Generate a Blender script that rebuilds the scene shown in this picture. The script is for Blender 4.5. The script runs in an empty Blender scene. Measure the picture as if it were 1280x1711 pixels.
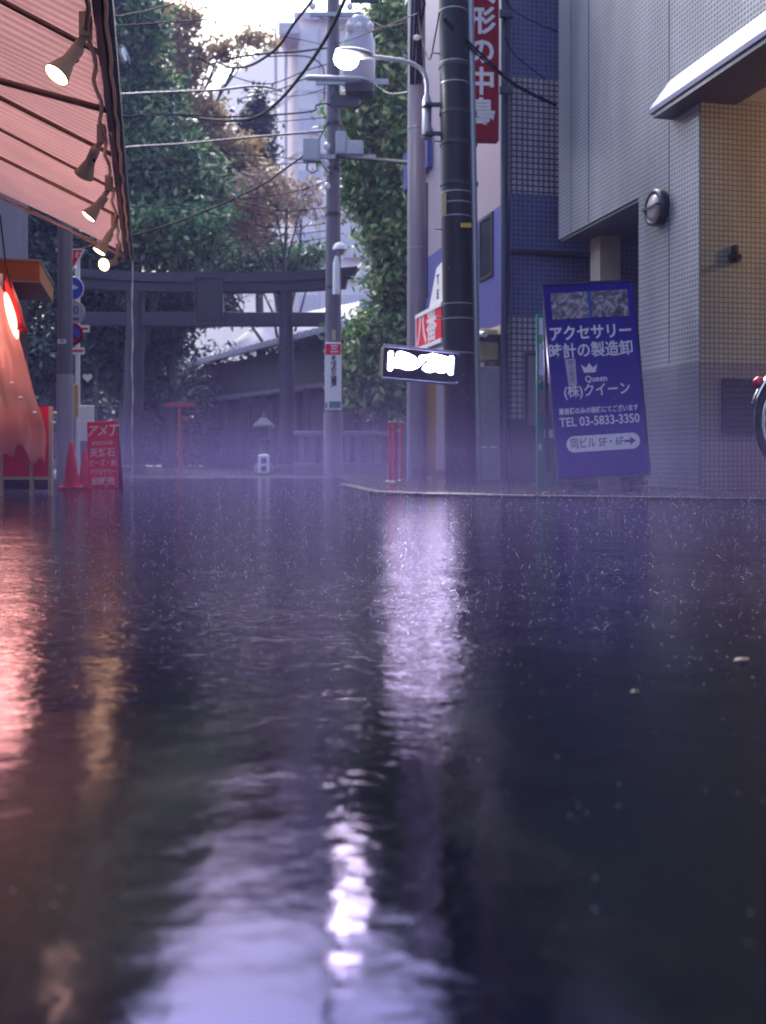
import bpy, math, random
import numpy as np
from mathutils import Matrix, Vector, Euler

random.seed(7)
RNG = np.random.default_rng(11)
R = math.radians
SC = bpy.context.scene
COL = SC.collection

# ------------------------------------------------------------------ camera
F = 1700.0            # focal length in photograph pixels (1280 x 1711)
HORIZON = 765.0
CAM_H = 0.30
cam = bpy.data.cameras.new('camera')
co = bpy.data.objects.new('camera', cam)
COL.objects.link(co)
co.location = (0, 0, CAM_H)
co.rotation_euler = (R(90), 0, 0)
cam.sensor_width = 36
cam.lens = F / 1711 * 36
cam.shift_y = -(855.5 - HORIZON) / 1711
cam.clip_start = 0.02
cam.clip_end = 2000
cam.dof.use_dof = True
cam.dof.focus_distance = 3.6
cam.dof.aperture_fstop = 4.2
SC.camera = co

# ------------------------------------------------------------------ sky, sun, exposure
SUN_EL, SUN_AZ = R(53), R(-22)      # azimuth from +Y towards +X
w = bpy.data.worlds.new('World')
SC.world = w
w.use_nodes = True
nt = w.node_tree
nt.nodes.clear()
sky = nt.nodes.new('ShaderNodeTexSky')
sky.sky_type = 'NISHITA'
sky.sun_disc = False
sky.sun_elevation = SUN_EL
sky.sun_rotation = SUN_AZ
sky.air_density = 2.0
sky.dust_density = 10.0
sky.ozone_density = 9.0
bg = nt.nodes.new('ShaderNodeBackground')
bg.inputs['Strength'].default_value = 0.12
wo = nt.nodes.new('ShaderNodeOutputWorld')
nt.links.new(sky.outputs[0], bg.inputs['Color'])
nt.links.new(bg.outputs[0], wo.inputs['Surface'])
sl = bpy.data.lights.new('sun', 'SUN')
sl.energy = 0.5
sl.angle = R(15)
sl.color = (1.0, 0.91, 0.88)
so = bpy.data.objects.new('sun', sl)
COL.objects.link(so)
sdir = Vector((math.sin(SUN_AZ) * math.cos(SUN_EL), math.cos(SUN_AZ) * math.cos(SUN_EL), math.sin(SUN_EL)))
so.rotation_euler = sdir.to_track_quat('Z', 'Y').to_euler()
so.location = (0, 0, 30)
vs = SC.view_settings
SC.display_settings.display_device = 'sRGB'
vs.view_transform = 'Standard'
vs.look = 'None'
vs.gamma = 1.0
vs.use_curve_mapping = False
vs.exposure = 2.2
cy = SC.cycles
cy.use_denoising = True
cy.max_bounces = 8
cy.diffuse_bounces = 3
cy.glossy_bounces = 4
cy.transmission_bounces = 6
cy.transparent_max_bounces = 12
cy.volume_bounces = 1
cy.sample_clamp_indirect = 6.0
cy.caustics_reflective = False
cy.caustics_refractive = False

# ------------------------------------------------------------------ helpers
def P(px, py, Y):
    return Vector(((px - 640) / F * Y, Y, CAM_H + (HORIZON - py) / F * Y))

def PX(px, Y): return (px - 640) / F * Y
def PZ(py, Y): return CAM_H + (HORIZON - py) / F * Y

TH = math.atan(0.23)                      # the street runs this far left of the view
DV = Vector((-math.sin(TH), math.cos(TH)))
NV = Vector((math.cos(TH), math.sin(TH)))

class MB:
    def __init__(s):
        s.v = []; s.f = []; s.M = Matrix.Identity(4); s.sm = []
    def add(s, vs_, fs, smooth=False):
        o = len(s.v)
        for q in vs_:
            s.v.append(tuple(s.M @ Vector(q)))
        for f in fs:
            s.f.append(tuple(i + o for i in f)); s.sm.append(smooth)
    def box(s, x0, x1, y0, y1, z0, z1):
        s.add([(x0,y0,z0),(x1,y0,z0),(x1,y1,z0),(x0,y1,z0),(x0,y0,z1),(x1,y0,z1),(x1,y1,z1),(x0,y1,z1)],
              [(3,2,1,0),(4,5,6,7),(0,1,5,4),(1,2,6,5),(2,3,7,6),(3,0,4,7)])
        return s
    def tube(s, pts, r, n=10, cap=True):
        pts = [Vector(p) for p in pts]
        rs = r if isinstance(r, (list, tuple)) else [r] * len(pts)
        vs_, fs = [], []
        up = None
        for i, p in enumerate(pts):
            t = (pts[min(i+1, len(pts)-1)] - pts[max(i-1, 0)])
            t = t.normalized() if t.length > 1e-9 else Vector((0,0,1))
            if up is None:
                a = Vector((0,0,1)) if abs(t.z) < 0.9 else Vector((1,0,0))
                up = (a - t * a.dot(t)).normalized()
            else:
                up = (up - t * up.dot(t))
                up = up.normalized() if up.length > 1e-6 else t.orthogonal().normalized()
            b = t.cross(up)
            for k in range(n):
                a = 2 * math.pi * k / n
                vs_.append(p + (up * math.cos(a) + b * math.sin(a)) * rs[i])
        for i in range(len(pts) - 1):
            for k in range(n):
                k2 = (k + 1) % n
                fs.append((i*n+k, i*n+k2, (i+1)*n+k2, (i+1)*n+k))
        s.add(vs_, fs, True)
        if cap:
            m = len(pts) - 1
            s.add(vs_[:n], [tuple(range(n-1, -1, -1))]); s.add(vs_[m*n:], [tuple(range(n))])
        return s
    def lathe(s, prof, n=24, smooth=True):
        vs_, fs = [], []
        for r, z in prof:
            for k in range(n):
                a = 2 * math.pi * k / n
                vs_.append((r * math.cos(a), r * math.sin(a), z))
        for i in range(len(prof) - 1):
            for k in range(n):
                k2 = (k + 1) % n
                fs.append((i*n+k, i*n+k2, (i+1)*n+k2, (i+1)*n+k))
        s.add(vs_, fs, smooth)
        m = len(prof) - 1
        if prof[0][0] > 1e-5: s.add(vs_[:n], [tuple(range(n-1, -1, -1))])
        if prof[m][0] > 1e-5: s.add(vs_[m*n:], [tuple(range(n))])
        return s
    def ell(s, c, rx, ry, rz, n=20, m=12):
        o = s.M.copy()
        s.M = o @ Matrix.Translation(c) @ Matrix.Diagonal((rx, ry, rz, 1))
        s.lathe([(max(1e-6, math.sin(math.pi*i/m)), -math.cos(math.pi*i/m)) for i in range(m+1)], n)
        s.M = o
        return s
    def prism(s, pts, y0, y1):                 # polygon in x,z extruded along y (faces -y first)
        n = len(pts)
        a = sum(pts[i][0]*pts[(i+1)%n][1] - pts[(i+1)%n][0]*pts[i][1] for i in range(n))
        if a < 0: pts = pts[::-1]
        s.add([(x,y0,z) for x,z in pts] + [(x,y1,z) for x,z in pts],
              [tuple(range(n)), tuple(range(2*n-1, n-1, -1))] + [(i, i+n, (i+1)%n+n, (i+1)%n) for i in range(n)])
        return s
    def slab(s, pts, z0, z1):                  # polygon in x,y extruded along z
        n = len(pts)
        a = sum(pts[i][0]*pts[(i+1)%n][1] - pts[(i+1)%n][0]*pts[i][1] for i in range(n))
        if a < 0: pts = pts[::-1]
        s.add([(x,y,z0) for x,y in pts] + [(x,y,z1) for x,y in pts],
              [tuple(range(n-1,-1,-1)), tuple(range(n, 2*n))] + [(i, (i+1)%n, (i+1)%n+n, i+n) for i in range(n)])
        return s
    def text(s, string, size, x, z, y=0.0, bold=0.0, depth=0.002, align='CENTER', sx=1.0, shear=0.0):
        cu = bpy.data.curves.new('lettering_curve', 'FONT')
        cu.body = string; cu.size = size; cu.align_x = align; cu.align_y = 'CENTER'
        cu.extrude = depth; cu.offset = bold; cu.resolution_u = 3; cu.shear = shear
        o = bpy.data.objects.new('lettering_curve', cu); COL.objects.link(o)
        dg = bpy.context.evaluated_depsgraph_get()
        me = bpy.data.meshes.new_from_object(o.evaluated_get(dg))
        s.add([(x + v.co.x * sx, y - v.co.z, z + v.co.y) for v in me.vertices], [tuple(p.vertices) for p in me.polygons])
        bpy.data.objects.remove(o); bpy.data.curves.remove(cu); bpy.data.meshes.remove(me)
        return s
    def build(s, name, mat, parent=None, loc=None, rotz=0.0, bevel=0.0):
        me = bpy.data.meshes.new(name)
        me.from_pydata(s.v, [], s.f)
        me.polygons.foreach_set('use_smooth', s.sm)
        me.materials.append(mat)
        me.update()
        o = bpy.data.objects.new(name, me)
        COL.objects.link(o)
        if parent is not None: o.parent = parent
        if loc is not None: o.location = loc
        o.rotation_euler = (0, 0, rotz)
        if bevel:
            b = o.modifiers.new('bevel', 'BEVEL'); b.width = bevel; b.segments = 2; b.limit_method = 'ANGLE'; b.angle_limit = R(40)
        return o

def tag(o, label, cat=None, group=None, kind=None):
    o['label'] = label
    if cat: o['category'] = cat
    if group: o['group'] = group
    if kind: o['kind'] = kind
    return o

def thing(name, label, cat, loc=(0,0,0), rotz=0.0, group=None, rot=None):
    o = bpy.data.objects.new(name, None)
    COL.objects.link(o)
    o.location = loc
    o.rotation_euler = rot if rot else (0, 0, rotz)
    o.empty_display_size = 0.1
    return tag(o, label, cat, group)

def struct(o):
    o['kind'] = 'structure'
    return o

def aim(p, d, roll=0.0):                       # matrix that puts local +Z along d at p
    d = Vector(d).normalized()
    return Matrix.Translation(p) @ d.to_track_quat('Z', 'Y').to_matrix().to_4x4() @ Matrix.Rotation(roll, 4, 'Z')

def copy_tree(o, parent=None):
    c = o.copy(); COL.objects.link(c)
    if parent is not None: c.parent = parent
    for ch in list(o.children): copy_tree(ch, c)
    return c

# ------------------------------------------------------------------ materials
def newmat(name):
    m = bpy.data.materials.new(name); m.use_nodes = True
    n = m.node_tree.nodes; l = m.node_tree.links
    return m, n, l, n['Principled BSDF']

def pbr(name, col, rough=0.5, metal=0.0, var=0.25, scale=6.0, bump=0.15, bscale=None, spec=0.5, streak=0.0, coat=0.0):
    m, n, l, b = newmat(name)
    tc = n.new('ShaderNodeTexCoord')
    no = n.new('ShaderNodeTexNoise'); no.inputs['Scale'].default_value = scale; no.inputs['Detail'].default_value = 6; no.inputs['Roughness'].default_value = 0.65
    l.new(tc.outputs['Object'], no.inputs['Vector'])
    mx = n.new('ShaderNodeMix'); mx.data_type = 'RGBA'
    mx.inputs['A'].default_value = (*[c * (1 - var) for c in col], 1)
    mx.inputs['B'].default_value = (*[min(1, c * (1 + var)) for c in col], 1)
    l.new(no.outputs['Fac'], mx.inputs['Factor'])
    out = mx.outputs['Result']
    if streak:
        mp = n.new('ShaderNodeMapping'); mp.inputs['Scale'].default_value = (9, 9, 0.5)
        l.new(tc.outputs['Object'], mp.inputs['Vector'])
        ns = n.new('ShaderNodeTexNoise'); ns.inputs['Scale'].default_value = 1.5; ns.inputs['Detail'].default_value = 4
        l.new(mp.outputs[0], ns.inputs['Vector'])
        rp = n.new('ShaderNodeMapRange'); rp.inputs['From Min'].default_value = 0.45; rp.inputs['From Max'].default_value = 0.75
        rp.inputs['To Min'].default_value = 0; rp.inputs['To Max'].default_value = streak
        l.new(ns.outputs['Fac'], rp.inputs['Value'])
        m2 = n.new('ShaderNodeMix'); m2.data_type = 'RGBA'
        l.new(rp.outputs[0], m2.inputs['Factor']); l.new(out, m2.inputs['A']); m2.inputs['B'].default_value = (*[c * 0.35 for c in col], 1)
        out = m2.outputs['Result']
    l.new(out, b.inputs['Base Color'])
    b.inputs['Roughness'].default_value = rough; b.inputs['Metallic'].default_value = metal
    b.inputs['Specular IOR Level'].default_value = spec; b.inputs['Coat Weight'].default_value = coat
    if bump:
        n2 = n.new('ShaderNodeTexNoise'); n2.inputs['Scale'].default_value = bscale or scale * 8; n2.inputs['Detail'].default_value = 4
        l.new(tc.outputs['Object'], n2.inputs['Vector'])
        bp = n.new('ShaderNodeBump'); bp.inputs['Strength'].default_value = bump; bp.inputs['Distance'].default_value = 0.01
        l.new(n2.outputs['Fac'], bp.inputs['Height']); l.new(bp.outputs[0], b.inputs['Normal'])
    return m

def tiles(name, c1, c2, mortar, size=0.035, rough=0.3, gap=0.1, dirt=0.36):
    m, n, l, b = newmat(name)
    tc = n.new('ShaderNodeTexCoord'); se = n.new('ShaderNodeSeparateXYZ'); l.new(tc.outputs['Object'], se.inputs[0])
    ad = n.new('ShaderNodeMath'); ad.operation = 'ADD'; l.new(se.outputs['X'], ad.inputs[0]); l.new(se.outputs['Y'], ad.inputs[1])
    cb = n.new('ShaderNodeCombineXYZ'); l.new(ad.outputs[0], cb.inputs['X']); l.new(se.outputs['Z'], cb.inputs['Y'])
    br = n.new('ShaderNodeTexBrick'); br.offset = 0.0; br.squash = 1.0
    br.inputs['Scale'].default_value = 1.0; br.inputs['Brick Width'].default_value = size; br.inputs['Row Height'].default_value = size
    br.inputs['Mortar Size'].default_value = size * gap; br.inputs['Mortar Smooth'].default_value = 0.2
    br.inputs['Color1'].default_value = (*c1, 1); br.inputs['Color2'].default_value = (*c2, 1); br.inputs['Mortar'].default_value = (*mortar, 1)
    l.new(cb.outputs[0], br.inputs['Vector'])
    no = n.new('ShaderNodeTexNoise'); no.inputs['Scale'].default_value = 1.7; no.inputs['Detail'].default_value = 7
    mp = n.new('ShaderNodeMapping'); mp.inputs['Scale'].default_value = (1.0, 1.0, 0.3)
    l.new(tc.outputs['Object'], mp.inputs[0]); l.new(mp.outputs[0], no.inputs['Vector'])
    mr = n.new('ShaderNodeMapRange'); mr.inputs['From Min'].default_value = 0.3; mr.inputs['From Max'].default_value = 0.7
    mr.inputs['To Min'].default_value = 1 - dirt; mr.inputs['To Max'].default_value = 1.1
    l.new(no.outputs['Fac'], mr.inputs[0])
    mx = n.new('ShaderNodeMix'); mx.data_type = 'RGBA'; mx.blend_type = 'MULTIPLY'; mx.inputs['Factor'].default_value = 1
    l.new(br.outputs['Color'], mx.inputs['A']); l.new(mr.outputs[0], mx.inputs['B'])
    l.new(mx.outputs['Result'], b.inputs['Base Color'])
    b.inputs['Roughness'].default_value = rough; b.inputs['Specular IOR Level'].default_value = 0.35
    bp = n.new('ShaderNodeBump'); bp.inputs['Strength'].default_value = 0.6; bp.inputs['Distance'].default_value = 0.004; bp.invert = True
    l.new(br.outputs['Fac'], bp.inputs['Height']); l.new(bp.outputs[0], b.inputs['Normal'])
    return m

def emit(name, col, s):
    m = bpy.data.materials.new(name); m.use_nodes = True
    n = m.node_tree.nodes; n.clear()
    e = n.new('ShaderNodeEmission'); e.inputs[0].default_value = (*col, 1); e.inputs[1].default_value = s
    o = n.new('ShaderNodeOutputMaterial'); m.node_tree.links.new(e.outputs[0], o.inputs[0])
    return m

def leafmat(name, cols, rough=0.4, trans=0.35):
    m, n, l, b = newmat(name)
    g = n.new('ShaderNodeNewGeometry')
    cr = n.new('ShaderNodeValToRGB')
    el = cr.color_ramp.elements
    while len(el) < len(cols): el.new(0.5)
    for i, c in enumerate(cols):
        el[i].position = i / (len(cols) - 1); el[i].color = (*c, 1)
    l.new(g.outputs['Random Per Island'], cr.inputs[0])
    l.new(cr.outputs[0], b.inputs['Base Color'])
    b.inputs['Roughness'].default_value = rough
    tr = n.new('ShaderNodeBsdfTranslucent'); l.new(cr.outputs[0], tr.inputs['Color'])
    ms = n.new('ShaderNodeMixShader'); ms.inputs[0].default_value = trans
    l.new(b.outputs[0], ms.inputs[1]); l.new(tr.outputs[0], ms.inputs[2])
    l.new(ms.outputs[0], n['Material Output'].inputs['Surface'])
    return m

def volmat(name, col, dens, aniso=0.0):
    m = bpy.data.materials.new(name); m.use_nodes = True
    n = m.node_tree.nodes; n.clear()
    v = n.new('ShaderNodeVolumePrincipled')
    v.inputs['Color'].default_value = (*col, 1); v.inputs['Density'].default_value = dens; v.inputs['Anisotropy'].default_value = aniso
    o = n.new('ShaderNodeOutputMaterial'); m.node_tree.links.new(v.outputs[0], o.inputs['Volume'])
    return m

M = dict(
    asphalt=pbr('wet_asphalt', (0.035,0.035,0.045), 0.22, var=0.4, scale=9, bump=0.5, bscale=120),
    pave=pbr('wet_paving', (0.016,0.014,0.024), 0.2, var=0.3, scale=3, bump=0.15, bscale=60, spec=0.35),
    kerb=pbr('wet_kerb_stone', (0.022,0.019,0.032), 0.45, var=0.3, scale=8, bump=0.3, bscale=80, spec=0.12),
    gtile=tiles('grey_mosaic_tile', (0.104,0.120,0.154), (0.122,0.139,0.175), (0.31,0.31,0.36), 0.045, 0.35, 0.2),
    gtile_low=tiles('slate_mosaic_tile', (0.085,0.10,0.15), (0.10,0.115,0.165), (0.17,0.17,0.22), 0.045, 0.35, 0.16),
    beigetile=tiles('beige_mosaic_tile', (0.33,0.33,0.25), (0.37,0.365,0.285), (0.17,0.16,0.13), 0.045, 0.3, 0.16),
    beigetile_low=tiles('grey_beige_mosaic_tile', (0.21,0.20,0.19), (0.235,0.22,0.21), (0.13,0.12,0.12), 0.045, 0.3, 0.16),
    btile=tiles('blue_wall_tile', (0.07,0.078,0.21), (0.088,0.096,0.25), (0.20,0.19,0.32), 0.06, 0.3, 0.10),
    ptile=tiles('pink_grey_wall_tile', (0.42,0.33,0.38), (0.52,0.41,0.46), (0.06,0.055,0.11), 0.07, 0.4, 0.15),
    dtile=tiles('dark_plinth_tile', (0.09,0.085,0.12), (0.11,0.10,0.14), (0.06,0.06,0.08), 0.05, 0.3, 0.12),
    bluewall=pbr('blue_painted_wall', (0.07,0.075,0.30), 0.6, var=0.12, scale=3, streak=0.25),
    palewall=pbr('pale_pink_wall_panel', (0.33,0.26,0.34), 0.45, var=0.08, scale=2, streak=0.15),
    creamwall=pbr('cream_wall', (0.48,0.40,0.33), 0.5, var=0.1, scale=3),
    leftwall=pbr('lilac_render', (0.36,0.32,0.38), 0.6, var=0.12, scale=3, streak=0.3),
    white_tower=pbr('white_tower_wall', (0.98,0.82,0.80), 0.55, var=0.04, scale=0.6, streak=0.12, bump=0.05),
    tower_line=pbr('tower_joint', (0.70,0.60,0.66), 0.6),
    metal_blue=pbr('pale_blue_metal', (0.26,0.26,0.40), 0.42, metal=0.2, var=0.08, bump=0.03),
    metal_dark=pbr('dark_metal', (0.05,0.05,0.07), 0.35, metal=0.4, var=0.3, bump=0.05),
    metal_grey=pbr('galvanised_grey', (0.34,0.33,0.38), 0.4, metal=0.5, var=0.15, bump=0.06),
    chrome=pbr('chrome', (0.75,0.74,0.76), 0.12, metal=1.0, var=0.05, bump=0),
    black=pbr('black_plastic', (0.02,0.02,0.028), 0.3, var=0.2),
    rubber=pbr('black_rubber', (0.02,0.02,0.025), 0.55),
    glass=pbr('dark_window_glass', (0.03,0.035,0.05), 0.08, var=0.1, bump=0),
    poledark=pbr('dark_wet_pole_sheath', (0.016,0.017,0.024), 0.4, var=0.4, scale=5, bump=0.15, streak=0.5, spec=0.25),
    polegrey=pbr('wet_concrete_pole', (0.22,0.19,0.25), 0.4, var=0.15, scale=5, streak=0.45, bscale=90),
    polefar=pbr('grey_wood_pole', (0.12,0.10,0.14), 0.5, var=0.2, streak=0.3),
    polelow=pbr('pale_pole_wrap', (0.36,0.33,0.40), 0.45, var=0.15, streak=0.4),
    white=pbr('white_paint', (0.78,0.76,0.80), 0.4, var=0.06, bump=0.03),
    yellow=pbr('yellow_guard', (0.62,0.36,0.04), 0.4, var=0.2, streak=0.3),
    creambox=pbr('cream_yellow_box', (0.50,0.40,0.20), 0.5, var=0.15, streak=0.3),
    red=pbr('red_paint', (0.72,0.010,0.035), 0.5, var=0.15, bump=0.04, spec=0.2),
    bannerred=pbr('deep_red_sign', (0.26,0.003,0.008), 0.6, var=0.1, bump=0.03, streak=0.15, spec=0.12),
    cone=pbr('red_cone_plastic', (0.55,0.012,0.04), 0.5, var=0.12, bump=0.04, spec=0.2),
    vermilion=pbr('vermilion_paint', (0.62,0.10,0.03), 0.45, var=0.15),
    stallred=pbr('bright_red_panel', (0.80,0.012,0.05), 0.35, var=0.2, scale=4, bump=0.05),
    oldred=pbr('faded_red', (0.22,0.02,0.03), 0.5, var=0.2),
    oldverm=pbr('faded_vermilion', (0.24,0.045,0.015), 0.5, var=0.2),
    signblue=pbr('deep_blue_board', (0.010,0.008,0.25), 0.6, var=0.35, scale=5, bump=0.03, spec=0.12),
    roadblue=pbr('blue_road_sign', (0.02,0.06,0.42), 0.35, var=0.05, bump=0),
    letter=pbr('white_lettering', (0.72,0.66,0.74), 0.45, var=0.12, scale=30, bump=0),
    letter_blue=pbr('blue_lettering', (0.03,0.03,0.20), 0.45, var=0.1, bump=0),
    letter_black=pbr('black_lettering', (0.02,0.02,0.05), 0.45, bump=0),
    green=pbr('green_board', (0.01,0.20,0.12), 0.35, var=0.12, bump=0.02),
    torii=pbr('dark_wet_stone', (0.030,0.026,0.048), 0.65, var=0.45, scale=4, streak=0.4, bscale=40),
    plaque=pbr('blue_black_plaque', (0.018,0.026,0.042), 0.4, var=0.3),
    timber=pbr('dark_shrine_timber', (0.026,0.022,0.032), 0.6, var=0.3, scale=5, streak=0.3),
    stone=pbr('pale_shrine_stone', (0.10,0.09,0.115), 0.6, var=0.25, scale=6, streak=0.3),
    greystone=pbr('grey_fence_stone', (0.17,0.15,0.19), 0.6, var=0.25, scale=6, streak=0.3),
    orange=pbr('orange_awning', (0.40,0.13,0.03), 0.5, var=0.15),
    orangered=pbr('red_awning_underside', (0.40,0.05,0.02), 0.5, var=0.15),
    beige=pbr('beige_lamp_plastic', (0.45,0.38,0.31), 0.4, var=0.12, scale=12),
    brown=pbr('brown_awning_bar', (0.24,0.13,0.11), 0.4, metal=0.1, var=0.25),
    valance=pbr('dark_valance', (0.045,0.035,0.05), 0.5, var=0.2),
    cord=pbr('pale_cord', (0.66,0.44,0.36), 0.5, var=0.2),
    cable=pbr('black_cable', (0.008,0.008,0.014), 0.75, var=0.2, bump=0, spec=0.15),
    cable_grey=pbr('grey_cable', (0.07,0.065,0.09), 0.4, var=0.2, bump=0),
    bark=pbr('wet_bark', (0.05,0.045,0.045), 0.65, var=0.4, scale=9, bump=0.6, bscale=20),
    insul=pbr('white_insulator', (0.8,0.78,0.82), 0.15, var=0.05, bump=0),
    xformer=pbr('transformer_grey', (0.42,0.39,0.47), 0.4, var=0.1, streak=0.25),
    lampglow=emit('street_lamp_glow', (1.0,0.96,0.93), 22),
    spotglow=emit('spotlight_glow', (1.0,0.62,0.30), 8.0),
    ledglow=emit('sign_glow', (0.72,0.66,1.0), 7.0),
    stallglow=emit('stall_lamp_glow', (1.0,0.22,0.15), 1.8),
    wallglow=emit('entrance_lamp_glow', (1.0,0.55,0.25), 8),
    lens=pbr('frosted_lens', (0.34,0.29,0.33), 0.2, var=0.1, bump=0),
    foam=pbr('spray_drop', (0.85,0.82,0.95), 0.15, var=0.0, bump=0),
    leafdry=pbr('dead_leaf', (0.09,0.065,0.05), 0.7, var=0.3),
)

# fabric of the awning: fine stripes that run down its slope
def awning_mat():
    m, n, l, b = newmat('striped_awning_cloth')
    tc = n.new('ShaderNodeTexCoord'); se = n.new('ShaderNodeSeparateXYZ'); l.new(tc.outputs['Object'], se.inputs[0])
    mu = n.new('ShaderNodeMath'); mu.operation = 'MULTIPLY'; mu.inputs[1].default_value = 2 * math.pi / 0.09; l.new(se.outputs['Y'], mu.inputs[0])
    si = n.new('ShaderNodeMath'); si.operation = 'SINE'; l.new(mu.outputs[0], si.inputs[0])
    mr = n.new('ShaderNodeMapRange'); mr.inputs['From Min'].default_value = -0.5; mr.inputs['From Max'].default_value = 0.5; l.new(si.outputs[0], mr.inputs[0])
    mx = n.new('ShaderNodeMix'); mx.data_type = 'RGBA'; mx.inputs['A'].default_value = (0.72,0.49,0.49,1); mx.inputs['B'].default_value = (0.84,0.62,0.61,1)
    l.new(mr.outputs[0], mx.inputs['Factor'])
    no = n.new('ShaderNodeTexNoise'); no.inputs['Scale'].default_value = 2.2; no.inputs['Detail'].default_value = 6; l.new(tc.outputs['Object'], no.inputs['Vector'])
    m2 = n.new('ShaderNodeMix'); m2.data_type = 'RGBA'; m2.blend_type = 'MULTIPLY'; m2.inputs['Factor'].default_value = 0.25
    l.new(mx.outputs['Result'], m2.inputs['A']); l.new(no.outputs['Fac'], m2.inputs['B'])
    l.new(m2.outputs['Result'], b.inputs['Base Color']); b.inputs['Roughness'].default_value = 0.7
    tr = n.new('ShaderNodeBsdfTranslucent'); l.new(m2.outputs['Result'], tr.inputs['Color'])
    ms = n.new('ShaderNodeMixShader'); ms.inputs[0].default_value = 0.65
    l.new(b.outputs[0], ms.inputs[1]); l.new(tr.outputs[0], ms.inputs[2]); l.new(ms.outputs[0], n['Material Output'].inputs['Surface'])
    return m
M['awning'] = awning_mat()

def sheet_mat():
    m, n, l, b = newmat('translucent_pink_sheet')
    tc = n.new('ShaderNodeTexCoord'); no = n.new('ShaderNodeTexNoise'); no.inputs['Scale'].default_value = 5; l.new(tc.outputs['Object'], no.inputs['Vector'])
    mx = n.new('ShaderNodeMix'); mx.data_type = 'RGBA'; mx.inputs['A'].default_value = (0.70,0.36,0.33,1); mx.inputs['B'].default_value = (0.84,0.52,0.48,1)
    l.new(no.outputs['Fac'], mx.inputs['Factor']); l.new(mx.outputs['Result'], b.inputs['Base Color']); b.inputs['Roughness'].default_value = 0.12
    tr = n.new('ShaderNodeBsdfTranslucent'); l.new(mx.outputs['Result'], tr.inputs['Color'])
    ms = n.new('ShaderNodeMixShader'); ms.inputs[0].default_value = 0.45
    l.new(b.outputs[0], ms.inputs[1]); l.new(tr.outputs[0], ms.inputs[2])
    tp = n.new('ShaderNodeBsdfTransparent'); m3 = n.new('ShaderNodeMixShader'); m3.inputs[0].default_value = 0.34
    l.new(ms.outputs[0], m3.inputs[1]); l.new(tp.outputs[0], m3.inputs[2]); l.new(m3.outputs[0], n['Material Output'].inputs['Surface'])
    return m
M['sheet'] = sheet_mat()

def water_mat():
    m, n, l, b = newmat('rain_water')
    def math_(op, *a):
        q = n.new('ShaderNodeMath'); q.operation = op
        for i, v in enumerate(a):
            if isinstance(v, (int, float)): q.inputs[i].default_value = v
            else: l.new(v, q.inputs[i])
        return q.outputs[0]
    def ramp(v, a0, a1, b0, b1):
        q = n.new('ShaderNodeMapRange'); q.interpolation_type = 'SMOOTHSTEP'
        for i, x in zip(('From Min','From Max','To Min','To Max'), (a0, a1, b0, b1)): q.inputs[i].default_value = x
        l.new(v, q.inputs[0]); return q.outputs[0]
    def noise(scale, det, vec, dist=0.0):
        q = n.new('ShaderNodeTexNoise'); q.inputs['Scale'].default_value = scale; q.inputs['Detail'].default_value = det; q.inputs['Distortion'].default_value = dist
        l.new(vec, q.inputs['Vector']); return q.outputs['Fac']
    tc = n.new('ShaderNodeTexCoord'); ob = tc.outputs['Object']
    se = n.new('ShaderNodeSeparateXYZ'); l.new(ob, se.inputs[0]); X, Y = se.outputs['X'], se.outputs['Y']
    # standing water: the road's trough plus everything further on; elsewhere only a wet film over the tarmac
    wob = math_('MULTIPLY', math_('SUBTRACT', noise(7, 4, ob), 0.5), 0.16)
    dx = math_('ABSOLUTE', math_('ADD', math_('ADD', X, 0.035), wob))
    trough = ramp(dx, 0.06, 0.20, 1.0, 0.0)
    far = ramp(math_('SUBTRACT', math_('ADD', Y, math_('MULTIPLY', wob, 3.0)), math_('MULTIPLY', X, 0.9)), 0.85, 1.75, 0.0, 1.0)
    pool = math_('MAXIMUM', trough, far)
    b.inputs['Roughness'].default_value = 0.075
    b.inputs['Base Color'].default_value = (0.0006,0.001,0.0018,1)
    b.inputs['IOR'].default_value = 1.31
    b.inputs['Thin Film Thickness'].default_value = 211; b.inputs['Thin Film IOR'].default_value = 1.595
    f = n.new('ShaderNodeBsdfPrincipled')                    # wet tarmac
    f.inputs['Base Color'].default_value = (0.0009,0.0020,0.0050,1); f.inputs['Roughness'].default_value = 0.15
    f.inputs['IOR'].default_value = 1.12
    mp = n.new('ShaderNodeMapping'); mp.inputs['Scale'].default_value = (0.5, 1, 1); l.new(ob, mp.inputs[0])
    rip = noise(72, 5, mp.outputs[0], 0.6)
    bp = n.new('ShaderNodeBump'); bp.inputs['Distance'].default_value = 0.006
    l.new(ramp(Y, 0.5, 2.2, 0.05, 0.36), bp.inputs['Strength']); l.new(rip, bp.inputs['Height'])
    b2 = n.new('ShaderNodeBump'); b2.inputs['Distance'].default_value = 0.004
    b2.inputs['Strength'].default_value = 0.22; l.new(noise(260, 3, ob), b2.inputs['Height']); l.new(bp.outputs[0], b2.inputs['Normal'])
    l.new(bp.outputs[0], b.inputs['Normal']); l.new(b2.outputs[0], f.inputs['Normal'])
    ms = n.new('ShaderNodeMixShader'); l.new(pool, ms.inputs[0]); l.new(f.outputs[0], ms.inputs[1]); l.new(b.outputs[0], ms.inputs[2])
    l.new(ms.outputs[0], n['Material Output'].inputs['Surface'])
    return m
M['water'] = water_mat()

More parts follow.
